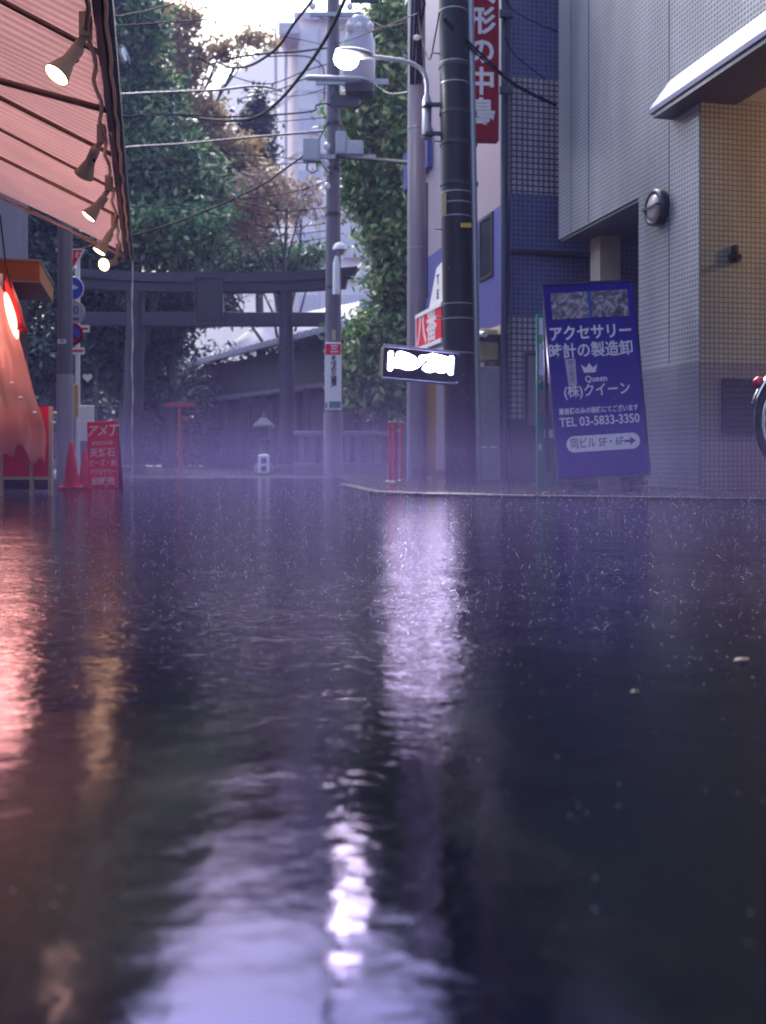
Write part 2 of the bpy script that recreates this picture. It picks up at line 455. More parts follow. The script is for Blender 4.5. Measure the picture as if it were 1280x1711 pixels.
GREEN = leafmat('green_leaves', [(0.02,0.075,0.035),(0.045,0.14,0.045),(0.085,0.23,0.05),(0.46,0.52,0.26)], 0.3, 0.3)  # palest stop paints sky glints on wet leaves as leaf colour
DARKG = leafmat('dark_leaves', [(0.012,0.028,0.024),(0.02,0.045,0.034),(0.03,0.06,0.04),(0.045,0.075,0.05)], 0.4, 0.2)
RIGHTG = leafmat('pale_green_leaves', [(0.035,0.11,0.035),(0.085,0.21,0.05),(0.17,0.31,0.07),(0.52,0.54,0.26)], 0.3, 0.35)  # last, palest stop stands in for leaves glinting with sky
AUTUMN = leafmat('autumn_leaves', [(0.24,0.15,0.06),(0.42,0.27,0.11),(0.54,0.38,0.18),(0.20,0.22,0.09)], 0.45, 0.4)
TWIG = leafmat('purple_brown_leaves', [(0.20,0.13,0.10),(0.34,0.21,0.16),(0.42,0.29,0.20),(0.18,0.19,0.10)], 0.45, 0.35)

# ------------------------------------------------------------------ ground, water, pavement
mb = MB(); mb.add([(-300,-300,-0.03),(300,-300,-0.03),(300,400,-0.03),(-300,400,-0.03)], [(0,1,2,3)])
tag(struct(mb.build('ground', M['asphalt'])), 'dark wet asphalt ground')

def make_water():
    ny, nx = 470, 420
    ys = 0.16 * np.exp(np.linspace(0, math.log(15.0 / 0.16), ny))
    xs = np.linspace(-1, 1, nx)
    Yg, U = np.meshgrid(ys, xs, indexing='ij')
    Xg = U * (0.62 * Yg + 0.5)
    sp = np.maximum(Yg * math.log(15.0/0.16)/ny, (0.62*Yg+0.5)*2/nx)     # local spacing
    Z = np.zeros_like(Yg)
    for i in range(90):
        lam = 0.03 * math.exp(RNG.random() * math.log(0.7/0.03))
        th = RNG.normal(math.pi/2, 0.75)
        ph = RNG.random() * 6.283
        slope = 0.0031 * (0.5 + RNG.random()) * (1.0 if lam < 0.2 else 0.6)
        A = slope * lam / 6.283
        fade = np.clip((lam / sp - 2.5) / 3.0, 0, 1)
        Z += A * fade * np.clip(0.50 + 0.8*(Yg - 0.7)/1.2, 0.42, 1.3) * np.sin((np.cos(th) * Xg + np.sin(th) * Yg) * 6.283 / lam + ph)
    for i in range(420):                                             # rings of rain drops
        cyy = 0.35 * math.exp(RNG.random() * math.log(9/0.35)); cxx = RNG.uniform(-1, 1) * (0.4 * cyy + 0.15)
        r0 = RNG.uniform(0.01, 0.09); wv = RNG.uniform(0.010, 0.02)
        a = 0.00035 * RNG.uniform(0.4, 1.3) * min(1, max(.1, (cyy - .5) / 1.0))
        j0, j1 = np.searchsorted(ys, [cyy - 0.2, cyy + 0.2])
        rr = np.hypot(Xg[j0:j1] - cxx, Yg[j0:j1] - cyy)
        Z[j0:j1] += a * np.cos((rr - r0) * 6.283 / (wv * 1.6)) * np.exp(-((rr - r0) / wv) ** 2) * np.clip((wv*1.6 / sp[j0:j1] - 2) / 2, 0, 1)
    v = np.stack([Xg, Yg, Z], -1).reshape(-1, 3)
    idx = np.arange(ny * nx).reshape(ny, nx)
    q = np.stack([idx[:-1,:-1], idx[:-1,1:], idx[1:,1:], idx[1:,:-1]], -1).reshape(-1, 4)
    me = bpy.data.meshes.new('water')
    me.vertices.add(len(v)); me.vertices.foreach_set('co', v.ravel())
    me.loops.add(q.size); me.loops.foreach_set('vertex_index', q.ravel())
    me.polygons.add(len(q)); me.polygons.foreach_set('loop_start', np.arange(0, q.size, 4)); me.polygons.foreach_set('loop_total', np.full(len(q), 4))
    me.polygons.foreach_set('use_smooth', np.ones(len(q), bool))
    me.materials.append(M['water']); me.update(calc_edges=True)
    o = bpy.data.objects.new('water', me); COL.objects.link(o)
    return o
tag(struct(make_water()), 'rippling rain water flooding the dark street')

PAVE_Z = 0.024
KERB = [(-0.35,11.0),(0.0,8.7),(0.35,8.15),(1.2,7.75),(2.6,7.25),(4.2,7.0)]
mb = MB(); mb.slab(KERB + [(14,6.0),(14,40),(-2.6,40),(-0.9,18)], -0.2, PAVE_Z)
struct(mb.build('pavement', M['pave'], bevel=0.012))
mb = MB()
for a, b in zip(KERB[:-1], KERB[1:]):
    a, b = Vector(a), Vector(b); d = (b - a).normalized(); nn = Vector((d.y, -d.x)) * 0.12
    mb.slab([tuple(a - nn*0.05), tuple(b - nn*0.05), tuple(b + nn), tuple(a + nn)], -0.2, PAVE_Z - 0.005)
struct(mb.build('kerb', M['kerb'], bevel=0.012))

STEP_Z = 0.15
mb = MB(); mb.slab([(1.76,4.55),(2.78,7.3),(6.5,9.0),(6.5,3.5),(3.9,3.5)], -0.2, STEP_Z)
struct(mb.build('entrance_pavement', M['pave'], bevel=0.012))

# ------------------------------------------------------------------ foliage helper
def leaves_mesh(name, blobs, leaf, mat, parent=None, per=26, csize=0.35, seed=0, droop=0.0):
    """blobs: (centre, (rx,ry,rz), number of clumps); leaves sit in clumps spread through each blob"""
    g = np.random.default_rng(seed)
    cs = []
    for c, rad, ncl in blobs:
        d = g.normal(size=(ncl, 3)); d /= np.linalg.norm(d, axis=1)[:, None]
        rr = g.random(ncl) ** 0.42 * (1 + 0.16 * g.normal(size=ncl))
        cs.append(np.array(c)[None] + d * rr[:, None] * np.array(rad)[None])
    cs = np.concatenate(cs)
    sc = csize * (0.5 + g.random(len(cs)))
    p = np.repeat(cs, per, 0) + g.normal(size=(len(cs) * per, 3)) * np.repeat(sc, per)[:, None] * np.array([0.6, 0.6, 0.42])
    n = len(p)
    nr = g.normal(size=(n, 3)) + np.array([0, -0.5, 0.9]); nr /= np.linalg.norm(nr, axis=1)[:, None]
    t = g.normal(size=(n, 3)) - np.array([0, 0, droop]); t -= nr * (t * nr).sum(1)[:, None]; t /= np.linalg.norm(t, axis=1)[:, None]
    b = np.cross(nr, t)
    s = leaf * (0.55 + 0.9 * g.random(n))[:, None]
    v = np.stack([p - t * s, p + b * s * 0.42 + nr * s * 0.1, p + t * s, p - b * s * 0.42 + nr * s * 0.1], 1).reshape(-1, 3)
    q = np.arange(4 * n).reshape(-1, 4)
    me = bpy.data.meshes.new(name)
    me.vertices.add(len(v)); me.vertices.foreach_set('co', v.ravel())
    me.loops.add(q.size); me.loops.foreach_set('vertex_index', q.ravel())
    me.polygons.add(len(q)); me.polygons.foreach_set('loop_start', np.arange(0, q.size, 4)); me.polygons.foreach_set('loop_total', np.full(len(q), 4))
    me.materials.append(mat); me.update(calc_edges=True)
    o = bpy.data.objects.new(name, me); COL.objects.link(o)
    if parent is not None: o.parent = parent
    return o

def tree(name, label, base, blobs_px, leaf, mat, seed, trunk_r=0.22, per=26, csize=0.35, trunk_pts=None, droop=0.0):
    bx, by = base
    t = thing(name, label, 'tree', (bx, by, 0), 0)
    bl = []
    for px, py, Y, rpx, rpy, n in blobs_px:
        c = P(px, py, Y) - Vector((bx, by, 0)); k = Y / F
        bl.append((tuple(c), (rpx * k, max(rpx, rpy) * k * 0.7, rpy * k), n))
    top = max(c[2] for c, _, _ in bl)
    mbt = MB()
    g = random.Random(seed)
    tp = trunk_pts or [(0,0,0), (0.1,0,top*0.3), (0.0,0.1,top*0.6), (0.15,0,top*0.92)]
    mbt.tube([(0,0,-0.1)] + list(tp[1:]) if False else tp, [trunk_r * (1 - 0.8 * i / (len(tp)-1)) for i in range(len(tp))], 10)
    for c, rad, n in bl:
        z0 = max(0.5, c[2] * g.uniform(0.45, 0.7))
        i = min(len(tp)-2, int(z0 / max(top,0.1) * (len(tp)-1)))
        f = Vector(tp[i]).lerp(Vector(tp[i+1]), 0.5)
        e = Vector(c)
        m1 = f.lerp(e, 0.5) + Vector((g.uniform(-.3,.3), g.uniform(-.3,.3), g.uniform(-.1,.35)))
        mbt.tube([f, m1, e], [trunk_r*0.4, trunk_r*0.25, trunk_r*0.08], 7)
        for k in range(4):
            e2 = e + Vector((g.uniform(-1,1)*rad[0]*.8, g.uniform(-1,1)*rad[1]*.8, g.uniform(-.8,.9)*rad[2]))
            mbt.tube([m1.lerp(e, g.uniform(.3,.9)), e2], [trunk_r*0.14, trunk_r*0.03], 5)
    mbt.build('trunk', M['bark'], t)
    leaves_mesh('crown', bl, leaf, mat, t, per, csize, seed, droop)
    return t

# ------------------------------------------------------------------ distant tower
t = thing('apartment_tower', 'tall pale lilac apartment tower rising behind the trees in the gap of sky', 'building', (0,0,0))
c0 = P(498, 32, 45); c0.z = 0
H = PZ(32, 45)
lf = P(345, 178, 55)
ex = Vector((1.6, 45.6, 0))
mb = MB(); mb.slab([(c0.x, c0.y), (4.5, 46.0), (4.5, 60), (lf.x - 3, 60.2), (lf.x - 1.2, lf.y + 2)], 0, H)
mb.build('wall', M['white_tower'], t)
mb = MB()
dvec = Vector((lf.x - 1.2 - c0.x, lf.y + 2 - c0.y)).normalized(); nrm = Vector((-dvec.y, dvec.x)) * -1
for k in range(1, 7):
    z = k * 2.75
    a = Vector((c0.x, c0.y)); b2 = a + dvec * 10
    q = Vector((dvec.y, -dvec.x)) * 0.03
    if q.y > 0: q = -q
    mb.slab([tuple(a), tuple(b2), tuple(b2 + q), tuple(a + q)], z, z + 0.09)
    mb.box(c0.x + 0.02, 4.4, 45.0, 45.3, z, z + 0.07)
for px in (459, 476, 533, 618):
    x = PX(px, 45); mb.box(x - 0.04, x + 0.04, 44.98, 45.6, 0, H - 0.4)
mb.build('joint_lines', M['tower_line'], t)
WM = pbr('tower_window', (0.74,0.62,0.68), 0.35)
for px in (515, 590, 640):
    for k in range(1, 6):
        x = PX(px, 45); mb = MB(); mb.box(x - 0.45, x + 0.45, 44.96, 45.9, k * 2.75 + 0.9, k * 2.75 + 2.0); mb.build('window', WM, t)
mb = MB(); mb.box(PX(466,44.6), PX(500,44.6), 44.2, 46.5, PZ(62,44.6), PZ(44,44.6)); mb.box(c0.x - 0.2, 4.6, 44.8, 46.0, H - 0.05, H + 0.22)
mb.build('roof_parapet', M['tower_line'], t)

# ------------------------------------------------------------------ trees
tree('broadleaf_tree', 'big dark green tree filling the gap just right of the pink awning', (PX(215,26), 26), [
    (205,60,26,62,80,280),(190,190,26,70,80,300),(245,165,27,55,60,190),(250,270,26,85,70,330),(190,330,26,70,80,260),(300,330,26,75,60,260),(285,400,25,95,50,280),(150,-60,26,80,80,240),(120,100,26,60,90,200),(230,-60,27,40,50,60)],
    0.10, GREEN, 3, 0.3, per=34)
tree('autumn_tree', 'tall orange brown autumn tree with a long twiggy branch against the white sky', (PX(226,31), 31), [
    (275,60,31,32,60,80),(290,130,31,42,45,100),(325,205,31,48,34,150),(300,225,31,50,60,160),(385,270,31,55,45,170),(370,84,31,26,10,16),(420,64,31,32,8,16),(318,40,31,18,30,16),(330,100,31,20,22,18),(440,320,31,40,40,80)],
    0.11, AUTUMN, 4, 0.22)
tree('conifer', 'dark blue green pointed conifer standing in front of the white tower', (PX(430,34), 34), [
    (432,175,34,10,26,20),(430,212,34,20,26,44),(418,262,34,34,36,90),(405,330,34,48,50,170),(395,400,34,64,50,210)],
    0.12, DARKG, 5, 0.22, droop=0.6)
tree('plum_tree', 'thin russet tree with sparse twigs left of the transformer pole', (PX(470,27), 27), [
    (455,318,27,30,26,16),(505,350,27,34,22,22),(420,325,27,36,36,40),(512,310,27,20,26,8),(400,375,27,60,40,90)],
    0.085, TWIG, 6, 0.13, per=18)
tree('shade_tree', 'leafy green tree with pale painted sky glints between the transformer pole and the concrete pole', (PX(645,21), 21), [
    (658,38,21,34,44,140),(640,130,21,40,60,150),(610,200,21,48,50,170),(665,230,21,40,70,170),(632,300,21,56,55,240),(662,390,21,46,60,220),(668,470,21,36,45,150),(648,560,21,50,40,220),(628,610,21,48,45,200),(655,640,21,60,50,230),(605,335,21,30,26,36)],
    0.085, RIGHTG, 8, 0.24, trunk_pts=[(0,0,0),(-0.15,0,2.2),(0.05,0.1,5.0),(0.45,0.1,8.6)])
tree('low_tree', 'low bushy evergreen whose top shows above the shrine gate beam', (PX(470,30), 30), [
    (470,436,30,50,18,80),(420,450,30,60,26,140),(525,432,30,30,12,30),(350,445,30,70,28,170)],
    0.10, GREEN, 9, 0.15)
tree('camellia', 'dark evergreen shrub tree behind the shrine gate beside its thick pillar', (PX(280,27), 27), [
    (270,540,27,55,60,240),(290,515,27,50,40,170),(345,505,34,60,36,160),(230,640,27,45,55,170),(170,560,26,50,70,220),(110,480,25,60,80,240),(90,610,24,60,70,220),(62,400,25,60,70,260),(40,330,25,50,50,160),(20,560,25,50,70,160),(165,450,25,50,50,160)],
    0.095, DARKG, 10, 0.18)
o = leaves_mesh('undergrowth', [((-12,33,2.0),(9,1.6,2.4),900),((-3,35,2.0),(8,1.5,2.4),900),((4,34,2.2),(6,1.5,2.6),600)], 0.12, DARKG, None, 26, 0.4, 21)
tag(o, 'dense dark greenery behind the shrine', kind='stuff')
mb = MB(); mb.box(-40, 20, 40, 40.4, 0, 4.0)
tag(mb.build('garden_wall', M['timber']), 'long dark timber wall far behind the shrine trees', 'wall')

# ------------------------------------------------------------------ shrine hall
t = thing('shrine_hall', 'dark shrine hall with pale tiled roof seen through the stone gate', 'building', (0,0,0))
A = P(296, 609, 33.5); B = P(578, 536, 24.0); D = P(600, 505, 30.0); C = P(430, 538, 34.5)
mb = MB()
nu, nv = 60, 8
V0, F0 = [], []
for i in range(nu + 1):
    for j in range(nv + 1):
        u, v = i / nu, j / nv
        p = (A.lerp(B, u)).lerp(C.lerp(D, u), v)
        p = p + Vector((0, 0, -0.28 * math.sin(math.pi * v) + 0.035 * abs(math.sin(u * 60 * math.pi / 2))))
        V0.append(p)
for i in range(nu):
    for j in range(nv):
        a = i * (nv + 1) + j; F0.append((a, a + nv + 1, a + nv + 2, a + 1))
mb.add(V0, F0, False)
E2 = D + Vector((5.0, 5.0, -2.2)); F2 = C + Vector((3.0, 8.0, -2.2))
mb.add([C, D, E2, F2], [(0, 1, 2, 3)])
ro = mb.build('roof', pbr('pale_lilac_roof_tile', (0.55,0.50,0.66), 0.5, var=0.2, scale=4, bump=0.2), t)
sd = ro.modifiers.new('solid', 'SOLIDIFY'); sd.thickness = 0.16; sd.offset = -1
ins = (B - A); ins.z = 0; ins.normalize(); back = Vector((-ins.y, ins.x, 0))
if back.y < 0: back = -back
a2 = A + ins * 1.2 + back * 0.8; b2 = B - ins * 0.6 + back * 0.8
mb = MB(); mb.slab([(a2.x, a2.y), (b2.x, b2.y), (b2.x + back.x*5, b2.y + back.y*5), (a2.x + back.x*5, a2.y + back.y*5)], 0, 3.3)
mb.build('wall', M['timber'], t)
mb = MB(); a3 = a2 - back * 0.35; b3 = b2 - back * 0.35
mb.slab([(a3.x,a3.y),(b3.x,b3.y),(b3.x+back.x*.3,b3.y+back.y*.3),(a3.x+back.x*.3,a3.y+back.y*.3)], 2.1, 2.22)
mb.build('lower_eave', pbr('eave_edge', (0.12,0.10,0.15), 0.4), t)
for i in range(7):
    mb = MB(); c = a3.lerp(b3, (i + .3) / 7); mb.box(c.x-.09, c.x+.09, c.y-.09, c.y+.09, 0, 2.1); mb.build('post', M['timber'], t)
mb = MB()
for i in range(6):
    c = a2.lerp(b2, (i + .5) / 6) - back * 0.02
    q1 = c - ins * 0.5; q2 = c + ins * 0.5
    mb.slab([(q1.x,q1.y),(q2.x,q2.y),(q2.x-back.x*.03,q2.y-back.y*.03),(q1.x-back.x*.03,q1.y-back.y*.03)], 0.5, 1.9)
mb.build('lattice_door', pbr('lattice_wood', (0.04,0.034,0.045), 0.6), t)

# ------------------------------------------------------------------ torii gate
GX, GY = PX(351, 22), 22.0
t = thing('torii_gate', 'dark grey stone torii gate with two round pillars in front of the trees', 'shrine gate', (GX, GY, 0))
for sx, r0 in ((-1, 0.22), (1, 0.175)):
    mb = MB(); x = sx * 1.65
    mb.tube([(x + sx*.04, 0, 0), (x, 0, 2), (x - sx*.03, 0, 3.92)], [r0, r0*.93, r0*.85], 24)
    pl = mb.build('pillar', M['torii'], t)
    mb = MB(); mb.M = Matrix.Translation((x + sx*.04, 0, 0)); mb.lathe([(0.30,0),(0.30,0.10),(0.27,0.14),(0.2,0.15)], 24)
    mb.build('footing', M['torii'], pl)
def beam(name, half, z0, z1, d, curve, flare, mat):
    mb = MB(); n = 24; V1, F1 = [], []
    for i in range(n + 1):
        u = -1 + 2 * i / n; dz = curve * abs(u) ** 2.6
        for yy, zz in ((-d, z0), (d, z0), (d, z1), (-d, z1)):
            k = half + (flare * (zz - z0) / (z1 - z0))
            V1.append((u * k, yy, zz + dz))
    for i in range(n):
        for k in range(4):
            a = i*4 + k; b = i*4 + (k+1) % 4; F1.append((a, a + 4, b + 4, b))
    F1 += [(0,1,2,3), (n*4+3, n*4+2, n*4+1, n*4)]
    mb.add(V1, F1)
    return mb.build(name, mat, t)
beam('lower_lintel', 2.92, 3.87, 4.06, 0.16, 0.10, 0.05, M['torii'])
beam('top_lintel', 3.08, 4.065, 4.27, 0.22, 0.14, 0.14, M['torii'])
mb = MB(); mb.box(-2.75, 2.75, -0.10, 0.10, 3.14, 3.44); mb.build('tie_beam', M['torii'], t, bevel=0.02)
mb = MB(); mb.M = Matrix.Translation((0, -0.13, 3.2)) @ Matrix.Rotation(R(8), 4, 'X'); mb.box(-.27, .27, -.04, .04, 0, 0.95)
pq = mb.build('name_plaque', M['plaque'], t, bevel=0.015)
mb = MB(); mb.M = Matrix.Translation((0, -0.13, 3.2)) @ Matrix.Rotation(R(8), 4, 'X')
mb.box(-.31, -.27, -.07, .05, -.05, 1.0); mb.box(.27, .31, -.07, .05, -.05, 1.0); mb.box(-.27, .27, -.07, .05, .95, 1.0); mb.box(-.27, .27, -.07, .05, -.05, 0.0)
mb.build('frame', M['metal_dark'], pq)

# ------------------------------------------------------------------ stone fence, lantern, small vermilion gate
t = thing('stone_fence', 'low grey stone post fence at the foot of the transformer pole', 'fence', (-1.55, 19.2, 0), R(4))
for i in range(9):
    mb = MB(); x = i * 0.215; mb.box(x-.055, x+.055, -.06, .06, 0.2, 0.70); mb.build('post', M['greystone'], t, bevel=0.012)
mb = MB(); mb.box(-.15, 1.9, -.10, .10, 0.70, 0.80); mb.build('top_rail', M['greystone'], t, bevel=0.015)
mb = MB(); mb.box(-.15, 1.9, -.13, .13, 0, 0.20); mb.build('base_course', M['greystone'], t, bevel=0.015)

t = thing('stone_lantern', 'pale stone lantern standing in the mist near the right gate pillar', 'lantern', (PX(440,20.5), 20.5, 0))
mb = MB(); mb.lathe([(0.2,0),(0.2,0.12),(0.15,0.18),(0.09,0.22),(0.08,0.6),(0.14,0.66)], 16); mb.build('shaft', M['stone'], t)
mb = MB(); mb.box(-.13,.13,-.13,.13,.66,.70); mb.box(-.11,-.07,-.11,.11,.70,.92); mb.box(.07,.11,-.11,.11,.70,.92); mb.box(-.07,.07,.07,.11,.70,.92); mb.build('fire_box', M['stone'], t)
mb = MB(); mb.M = Matrix.Rotation(R(45), 4, 'Z'); mb.lathe([(0.29,.92),(0.27,.96),(0.14,1.06),(0.05,1.12),(0.06,1.17),(0.0001,1.24)], 4, False); mb.build('cap', M['stone'], t)
t = thing('notice_post', 'small white notice box on the ground by the shrine path', 'notice', (PX(440,18.4), 18.4, 0), R(6))
mb = MB(); mb.box(-.10,.10,-.05,.05,.02,.36); mb.build('box', M['white'], t, bevel=0.02)
mb = MB(); mb.box(-.045,.045,-.055,-.045,.20,.30); mb.box(-.045,.045,-.055,-.045,.06,.15); mb.build('window', M['letter_blue'], t)

t = thing('small_torii', 'little vermilion gate frame standing beside the shrine hall', 'shrine gate', (PX(300,21), 21, 0))
x0, x1 = PX(275,21)-PX(300,21), PX(326,21)-PX(300,21)
mb = MB(); mb.box(x0, x1, -.06, .06, PZ(681,21), PZ(673,21)); mb.build('top_beam', M['oldred'], t, bevel=0.01)
mb = MB(); mb.box(-.01, .23, -.03, .03, PZ(700,21), PZ(695,21)); mb.build('tie_beam', M['oldverm'], t)
mb = MB(); mb.tube([(0.0,0,0),(0.0,0,PZ(681,21))], [.05,.04], 14); mb.build('post', M['oldverm'], t)

# ------------------------------------------------------------------ right: grey tiled building
GB = Vector((2.5175, 10.0))
t = thing('grey_tiled_building', 'grey mosaic tiled building with metal canopy over a lit entrance', 'building', (GB.x, GB.y, 0), TH)
mb = MB()
mb.box(0, 7.5, -1.125, 2.0, 2.86, 16)
mb.box(0, 7.5, -14, -1.125, 3.49, 16)
mb.box(0, 0.69, -1.125, 0.0, 1.14, 2.86)
mb.box(0.004, 0.6, -14, -8.2, PAVE_Z, 3.49)
mb.build('wall', M['gtile'], t)
mb = MB(); mb.box(0, 0.69, -1.125, 0, PAVE_Z - .1, 1.14); mb.box(1.4, 7.5, 0, 2.0, PAVE_Z - .1, 2.86)
mb.build('plinth', M['gtile_low'], t)
mb = MB(); mb.box(0.694, 5.6, -1.121, 0, 1.14, 3.49); mb.box(4.0, 5.6, -8.2, -1.121, PAVE_Z, 3.49); mb.build('entrance_wall', M['beigetile'], t)
mb = MB(); mb.box(0.694, 5.6, -1.121, 0, PAVE_Z - .1, 1.14); mb.build('entrance_plinth', M['beigetile_low'], t)
mb = MB(); mb.box(0.014, 0.694, -1.133, -1.125, 1.14, 3.45); mb.build('corner_return', M['beigetile'], t)
mb = MB(); mb.box(0.014, 0.694, -1.133, -1.125, PAVE_Z, 1.14); mb.build('corner_plinth', M['beigetile_low'], t)
mb = MB(); mb.prism([(0,3.45),(-0.21,3.45),(-0.218,3.495),(0.0,3.79)], -14, -0.62)
mb.build('canopy', M['metal_blue'], t, bevel=0.006)
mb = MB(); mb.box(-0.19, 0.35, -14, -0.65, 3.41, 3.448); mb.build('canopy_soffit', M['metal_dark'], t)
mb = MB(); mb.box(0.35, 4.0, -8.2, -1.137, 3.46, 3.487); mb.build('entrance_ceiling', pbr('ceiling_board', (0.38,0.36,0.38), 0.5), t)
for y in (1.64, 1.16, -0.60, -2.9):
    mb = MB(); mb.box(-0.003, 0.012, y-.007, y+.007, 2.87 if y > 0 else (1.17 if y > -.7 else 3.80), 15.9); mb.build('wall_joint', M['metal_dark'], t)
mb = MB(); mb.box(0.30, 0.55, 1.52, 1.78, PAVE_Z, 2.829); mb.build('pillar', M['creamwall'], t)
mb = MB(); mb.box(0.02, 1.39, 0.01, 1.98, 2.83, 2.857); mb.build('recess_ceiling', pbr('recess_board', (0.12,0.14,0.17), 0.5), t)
g = MB()
lx0, lx1 = 0.21, 0.69
g.box(lx0, lx1, -1.156, -1.134, 0.51, 1.00)
gr = g.build('vent_grille', M['black'], t)
g = MB()
for i in range(9): g.box(lx0 + .018, lx1 - .018, -1.165, -1.157, 0.54 + i*.05, 0.565 + i*.05)
g.build('slat', M['metal_dark'], gr)
g = MB(); g.box(.275,.375,-1.18,-1.134,2.03,2.09); g.box(.306,.344,-1.194,-1.134,2.09,2.165); g.tube([(.325,-1.19,2.05),(.325,-1.25,2.05)], .022, 10); g.build('hose_tap', M['black'], t)
t2 = thing('ceiling_lamp', 'warm round lamp in the entrance ceiling of the grey building', 'lamp', (GB.x, GB.y, 0), TH)
LM = Matrix.Translation((2.6, -2.2, 3.38))
mb = MB(); mb.M = LM; mb.lathe([(0.10,0.08),(0.13,0.06),(0.13,0.0)], 20); mb.build('housing', M['white'], t2)
mb = MB(); mb.M = LM; mb.lathe([(0.12,-0.004),(0.09,-0.03),(0.0001,-0.045)], 20); mb.build('diffuser', M['wallglow'], t2)
ll = bpy.data.lights.new('entrance_light', 'POINT'); ll.energy = 30; ll.color = (1.0, 0.58, 0.30); ll.shadow_soft_size = 0.2
lo = bpy.data.objects.new('entrance_light', ll); COL.objects.link(lo); lo.parent = t2; lo.location = (2.3, -1.9, 2.9)

q = GB + DV * (-0.45)
t = thing('bulkhead_lamp', 'round black rimmed lamp fixed on the grey tiled wall', 'wall lamp', (q.x, q.y, PZ(345, 9.5)), TH)
RX = Matrix.Rotation(R(-90), 4, 'Y')
mb = MB(); mb.M = RX; mb.lathe([(0.165,0),(0.174,0.05),(0.17,0.088),(0.138,0.096),(0.128,0.075)], 32); mb.build('rim', M['black'], t)
mb = MB(); mb.M = RX; mb.lathe([(0.13,0.06),(0.121,0.088),(0.075,0.108),(0.0001,0.115)], 32); mb.build('lens', M['lens'], t)
mb = MB(); mb.box(-.13, -.117, -.138, .138, -.009, .009); mb.box(-.117,-.06,-.15,-.136,-.01,.01); mb.box(-.117,-.06,.136,.15,-.01,.01); mb.build('guard_bar', M['black'], t)

# ------------------------------------------------------------------ right: blue building
BB = Vector((1.4875, 12.5))
t = thing('blue_building', 'narrow blue and pink tiled building behind the dark pole', 'building', (BB.x, BB.y, 0), TH)
mb = MB(); mb.box(0, 6, 0, 4.7, 3.43, 7.9); mb.build('upper_wall', M['palewall'], t)
mb = MB(); mb.box(0, 6, 0, 4.7, 1.94, 3.43); mb.build('blue_wall', M['bluewall'], t)
mb = MB(); mb.box(0.04, 6, 0, 4.7, 0.0, 1.83); mb.build('shop_wall', M['dtile'], t)
mb = MB(); mb.box(-0.025, 6, 0, 4.7, 1.83, 1.94); mb.build('lintel', M['creamwall'], t)
for z0, z1, mt in ((4.97, 7.9, 'btile'), (3.54, 4.97, 'ptile'), (2.03, 3.54, 'btile'), (0.78, 2.03, 'ptile'), (0.05, 0.78, 'dtile')):
    mb = MB(); mb.box(0.06, 3.7, -0.075, -0.004, z0, z1); mb.build('tile_band', M[mt], t)
mb = MB(); mb.tube([(-0.015,-0.06,0),(-0.015,-0.06,7.9)], 0.045, 12); mb.build('drainpipe', pbr('navy_pipe', (0.035,0.04,0.10), 0.4), t)
mb = MB(); mb.box(-.05, 6.05, -.12, 4.75, 7.9, 8.0); mb.build('roof_parapet', M['metal_grey'], t)
def window(y0, y1, z0, z1, parent):
    f = MB(); d = 0.04
    f.box(-.02, .03, y0, y0+d, z0, z1); f.box(-.02, .03, y1-d, y1, z0, z1); f.box(-.02, .03, y0+d, y1-d, z1-d, z1); f.box(-.02, .03, y0+d, y1-d, z0, z0+d)
    fr = f.build('window', M['metal_dark'], parent)
    f = MB(); f.box(-.006, .02, y0+d, y1-d, z0+d, z1-d); f.build('pane', M['glass'], fr)
window(0.38, 0.90, 2.61, 3.42, t)
window(3.48, 4.19, 2.80, 4.60, t)
mb = MB(); mb.box(-.09, -.003, 3.2, 4.7, 4.77, 5.37); mb.build('fascia_panel', M['bluewall'], t)
mb = MB(); mb.box(-.06, .0, 1.08, 1.18, 1.95, 3.42); mb.build('rib', M['bluewall'], t)
g = MB(); g.box(0.28, 0.78, -0.094, -0.076, 0.70, 1.55); dr = g.build('service_door', pbr('service_door', (0.22,0.19,0.22), 0.4), t)
g = MB(); g.box(0.24,0.28,-.105,-.076,.68,1.59); g.box(.78,.82,-.105,-.076,.68,1.59); g.box(.28,.78,-.105,-.076,1.55,1.59); g.build('frame', M['metal_dark'], dr)
g = MB(); g.box(0.06, 1.1, -0.125, -0.076, 2.80, 2.845); g.build('ledge', M['metal_dark'], t)
mb = MB(); mb.box(-.01, .036, 0.7, 3.25, 0.12, 1.75); mb.build('shutter', pbr('grey_shutter', (0.20,0.18,0.24), 0.35, metal=0.3, streak=0.3), t)
mb = MB(); mb.box(-.015, .034, 3.4, 4.6, 0.1, 1.80); mb.build('yellow_shop_panel', M['creambox'], t)

def on_blue(y, x=0.0, z=0.0):
    q = BB + DV * y + NV * x
    return (q.x, q.y, z)
t = thing('meter_box', 'cream yellow box hung at the corner of the blue building', 'utility box', on_blue(0.15, -0.0), TH)
mb = MB(); mb.box(-.25, -.004, 0, .42, 1.52, 1.90); mb.build('casing', M['creambox'], t, bevel=0.015)
mb = MB(); mb.box(-.225, -.025, -.012, -.002, 1.57, 1.85); mb.build('door', pbr('meter_door', (0.42,0.33,0.16), 0.45), t)
t = thing('cctv_camera', 'small white twin camera beside the cream yellow box', 'camera', on_blue(0.06, -0.33, 1.80), TH)
for dx in (-.06, .06):
    mb = MB(); mb.tube([(dx, -.15, 0), (dx, .06, .03)], .038, 12); mb.build('camera_body', M['white'], t)
mb = MB(); mb.box(-.1,.33,.06,.11,-.06,.025); mb.box(-.025,.025,.05,.10,-.17,-.06); mb.build('bracket', M['metal_dark'], t)
t = thing('storage_cabinet', 'slim pale grey cabinet standing below the cream yellow box', 'cabinet', on_blue(0.12, -0.18, 0), TH)
